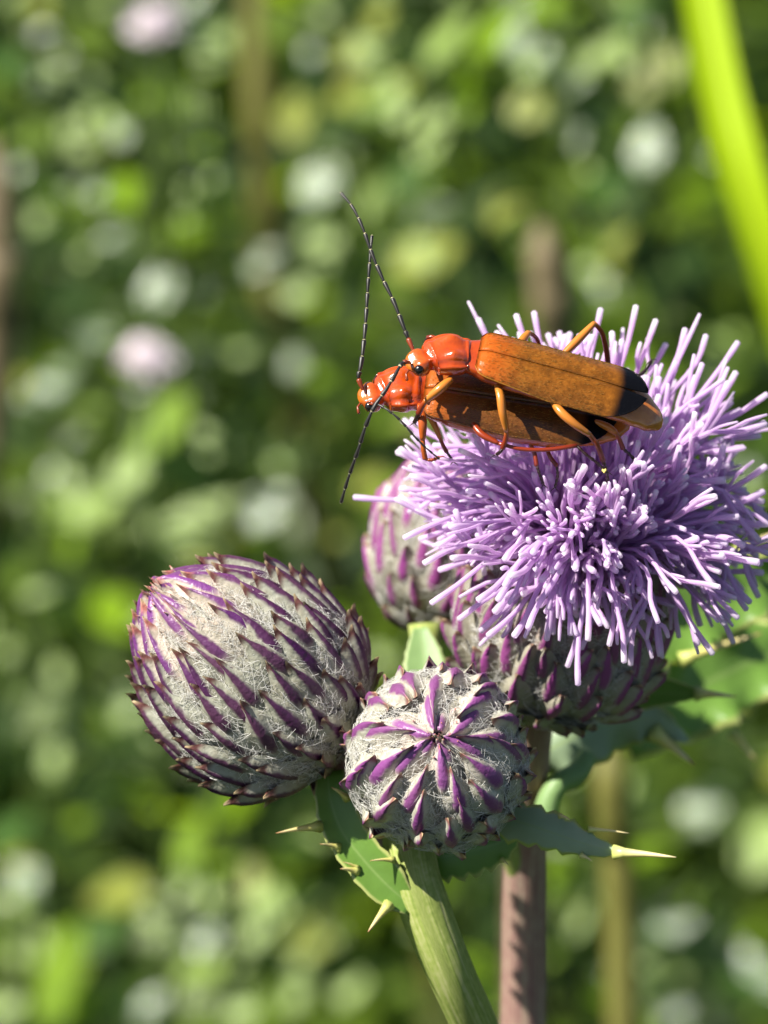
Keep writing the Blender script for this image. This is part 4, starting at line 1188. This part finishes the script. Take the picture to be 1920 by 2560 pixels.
stalk('pale tan stalk at the very edge of the meadow gap', [(-25, 350, .36), (-5, 600, .36), (-10, 900, .365), (-70, 1300, .37), (-100, 2000, .38)], 2.2, 'stem_tan', 3)
stalk('olive stalk standing just behind the grey green spiny leaf', [(1525, 1850, .26), (1530, 1980, .261), (1545, 2150, .263), (1560, 2600, .265)], 1.25, 'stem_olive', 4)

# lilac-white thistle heads far out of focus
def far_head(label, px, py, dist, size, seed):
    rg = random.Random(seed)
    c_ = PD(px, py, dist)
    foot = V((c_.x + rg.uniform(-.02, .02), c_.y + 0.02, -0.005))
    root = empty('thistle_bloom', foot, label, 'thistle', 'blurred thistle blooms')
    mb = MB()
    tube(mb, [V(q) for q in catmull([foot, lerp(foot, c_, .6) + V((.004, 0, 0)), c_ - V((0, 0, size * .8))], 16)], lambda x: 0.0008 - 0.0003 * x, 8)
    mb.build('stem', M['stem_weed'], root)
    mb = MB()
    prof = (0.15, 0.34, 0.42, 0.38, 0.25)
    tube(mb, [c_ + V((0, 0, size * (-0.85 + 0.17 * i))) for i in range(5)], [q * size for q in prof], 12)
    mb.build('involucre', M['bract_fresh'], root)
    a = WM.setdefault('fluff', NT('bloom_fluff').fin((0.90, 0.80, 0.85), 0.6, 0.3, 0.2))
    for i in range(60):
        z = rg.uniform(-0.1, 1); ph = rg.uniform(0, 6.283)
        d = V((math.sqrt(1 - z * z) * math.cos(ph), math.sqrt(1 - z * z) * math.sin(ph), z))
        b0 = c_ - V((0, 0, size * 0.3)) + d * size * 0.1
        mb = MB()
        tube(mb, [b0, b0 + (d + V((0, 0, .4))) * size * 0.35, b0 + d * size * rg.uniform(.6, .8)], [size * .05, size * .07, size * .085], 5)
        mb.build('floret', a, root)
far_head('pinkish white blurred bloom over the lime leaf', 372, 890, .40, 0.0040, 1)
far_head('bright white blurred bloom at the top of the meadow', 392, 55, .42, 0.0042, 2)

# the bright lime grass blade
mb = MB()
gl = [(1668, -620, .254), (1700, -380, .252), (1735, -160, .250), (1768, 40, .249), (1808, 240, .248), (1858, 430, .247), (1915, 620, .247), (1985, 850, .248), (2090, 1200, .250)]
gp = [PD(*q) for q in gl]
gf = gp[-1].copy(); gf.z = -0.004; gf += V((0.03, 0.03, 0))
gp = gp + [lerp(gp[-1], gf, 0.5) + V((0.006, 0, 0)), gf]
gln = [V(q) for q in catmull(gp, 44)]
gfr = frames(gln, C(-0.25, 0.1, 0.95))
vv, ff, uu = [], [], []
for i, (p, (t_, n_, s_)) in enumerate(zip(gln, gfr)):
    hw_ = (1.25 + 0.4 * math.sin(min(1, i / 30) * 2.2)) * MM * (1 if i < 36 else 0.7) * min(1, 0.04 + i / 7)
    for layer in (0, 1):
        for j in range(-4, 5):
            u = j / 4
            vv.append(p + s_ * u * hw_ + n_ * (abs(u) * hw_ * 0.45 - layer * 0.12 * MM + 0.04 * MM * math.cos(u * 14))); uu.append(abs(u))
for i in range(43):
    for layer in (0, 1):
        for j in range(8):
            o_ = i * 18 + layer * 9 + j
            q = (o_, o_ + 1, o_ + 19, o_ + 18)
            ff.append(q if not layer else q[::-1])
    for j in (0, 8):
        ff.append((i * 18 + j, i * 18 + 18 + j, i * 18 + 27 + j, i * 18 + 9 + j))
mb.add(vv, ff, u=uu)
a = NT('grass_blade')
c = a.mix(a.map(a.attr('u'), 0.0, 0.2, 0.6, 0.0), (0.38, 0.52, 0.006), (0.52, 0.64, 0.015))
tag(mb.build('grass_blade', a.fin(c, 0.4, 0.4, 0.45, (0.60, 0.78, 0.006)), None, gln[-1]), 'bright lime green grass blade arching past the flower head', 'grass')

# ------------------------------------------------------------------ undergrowth that nobody could count
def undergrowth(name, label, n, x0, x1, y0, y1, top, size, seed, kinds, gap=0.0):
    rg = random.Random(seed)
    mb = {k: MB() for k in kinds}
    vs_, fs, au, mi = [], [], [], []
    for i in range(n):
        y = y0 + (y1 - y0) * rg.random()
        x = rg.uniform(x0, x1) * (0.5 + 0.5 * (y - y0) / (y1 - y0) if y1 < 3 else 1)
        if gap:
            x = rg.choice((-1, 1)) * rg.uniform(gap + 0.10 * y, x1)
            if vnoise(x * 13 + 4, y * 13) < -0.15: continue
        h = top * max(0.15, 0.70 + 0.55 * vnoise(x * 16, y * 16))
        z = h * rg.random() ** 0.7
        az = rg.uniform(0, 2 * math.pi)
        xd = V((math.cos(az), math.sin(az), rg.uniform(-0.4, 0.8))).normalized()
        nd = V((rg.gauss(0, .55), rg.gauss(0, .55), 1))
        b = basis(xd, nd)
        ls = size * rg.uniform(0.6, 1.35)
        wd = ls * rg.uniform(0.16, 0.30)
        o = len(vs_)
        c_ = V((x, y, z))
        dr = rg.uniform(0, 0.3)
        for (lx, ly, lz, u_) in ((0, 0, 0, 0), (.3, 1, .1, 1), (.3, 0, 0, 0), (.3, -1, .1, 1), (.7, .8, .05 - dr * .5, 1), (.7, 0, -dr * .5, 0), (.7, -.8, .05 - dr * .5, 1), (1, 0, -dr, 0)):
            vs_.append(c_ + b @ V((lx * ls, ly * wd, lz * ls))); au.append(u_)
        m = rg.choice(range(len(kinds)))
        for f in ((0, 2, 1), (0, 3, 2), (2, 5, 4, 1), (3, 6, 5, 2), (5, 7, 4), (6, 7, 5)):
            fs.append(tuple(o + q for q in f)); mi.append(m)
    me = bpy.data.meshes.new(name)
    me.from_pydata([tuple(p) for p in vs_], [], fs)
    me.polygons.foreach_set('use_smooth', [True] * len(fs))
    me.attributes.new('u', 'FLOAT', 'POINT').data.foreach_set('value', au)
    for k in kinds: me.materials.append(WM[k])
    me.polygons.foreach_set('material_index', mi)
    o = bpy.data.objects.new(name, me)
    COL.objects.link(o)
    tag(o, label, 'undergrowth', kind='stuff')
undergrowth('undergrowth', 'dense dark green leafy undergrowth filling the meadow', 26000, -0.75, 0.75, 0.28, 1.9, 0.26, 0.026, 3, ('green', 'dark', 'dark', 'dark', 'dark', 'lime', 'green', 'dark', 'green'))
undergrowth('added_shade_growth', 'unseen taller leafy growth added on either side of the gap for shade', 24000, -0.8, 0.8, 0.15, 1.7, 0.56, 0.028, 8, ('green', 'dark', 'green', 'lime'), gap=0.14)  # added out of view so that its shade darkens the low undergrowth
undergrowth('far_undergrowth', 'low leafy plants of the wider meadow', 14000, -3.5, 3.5, -1.2, 5.0, 0.12, 0.06, 4, ('green', 'dark', 'teal', 'green'))
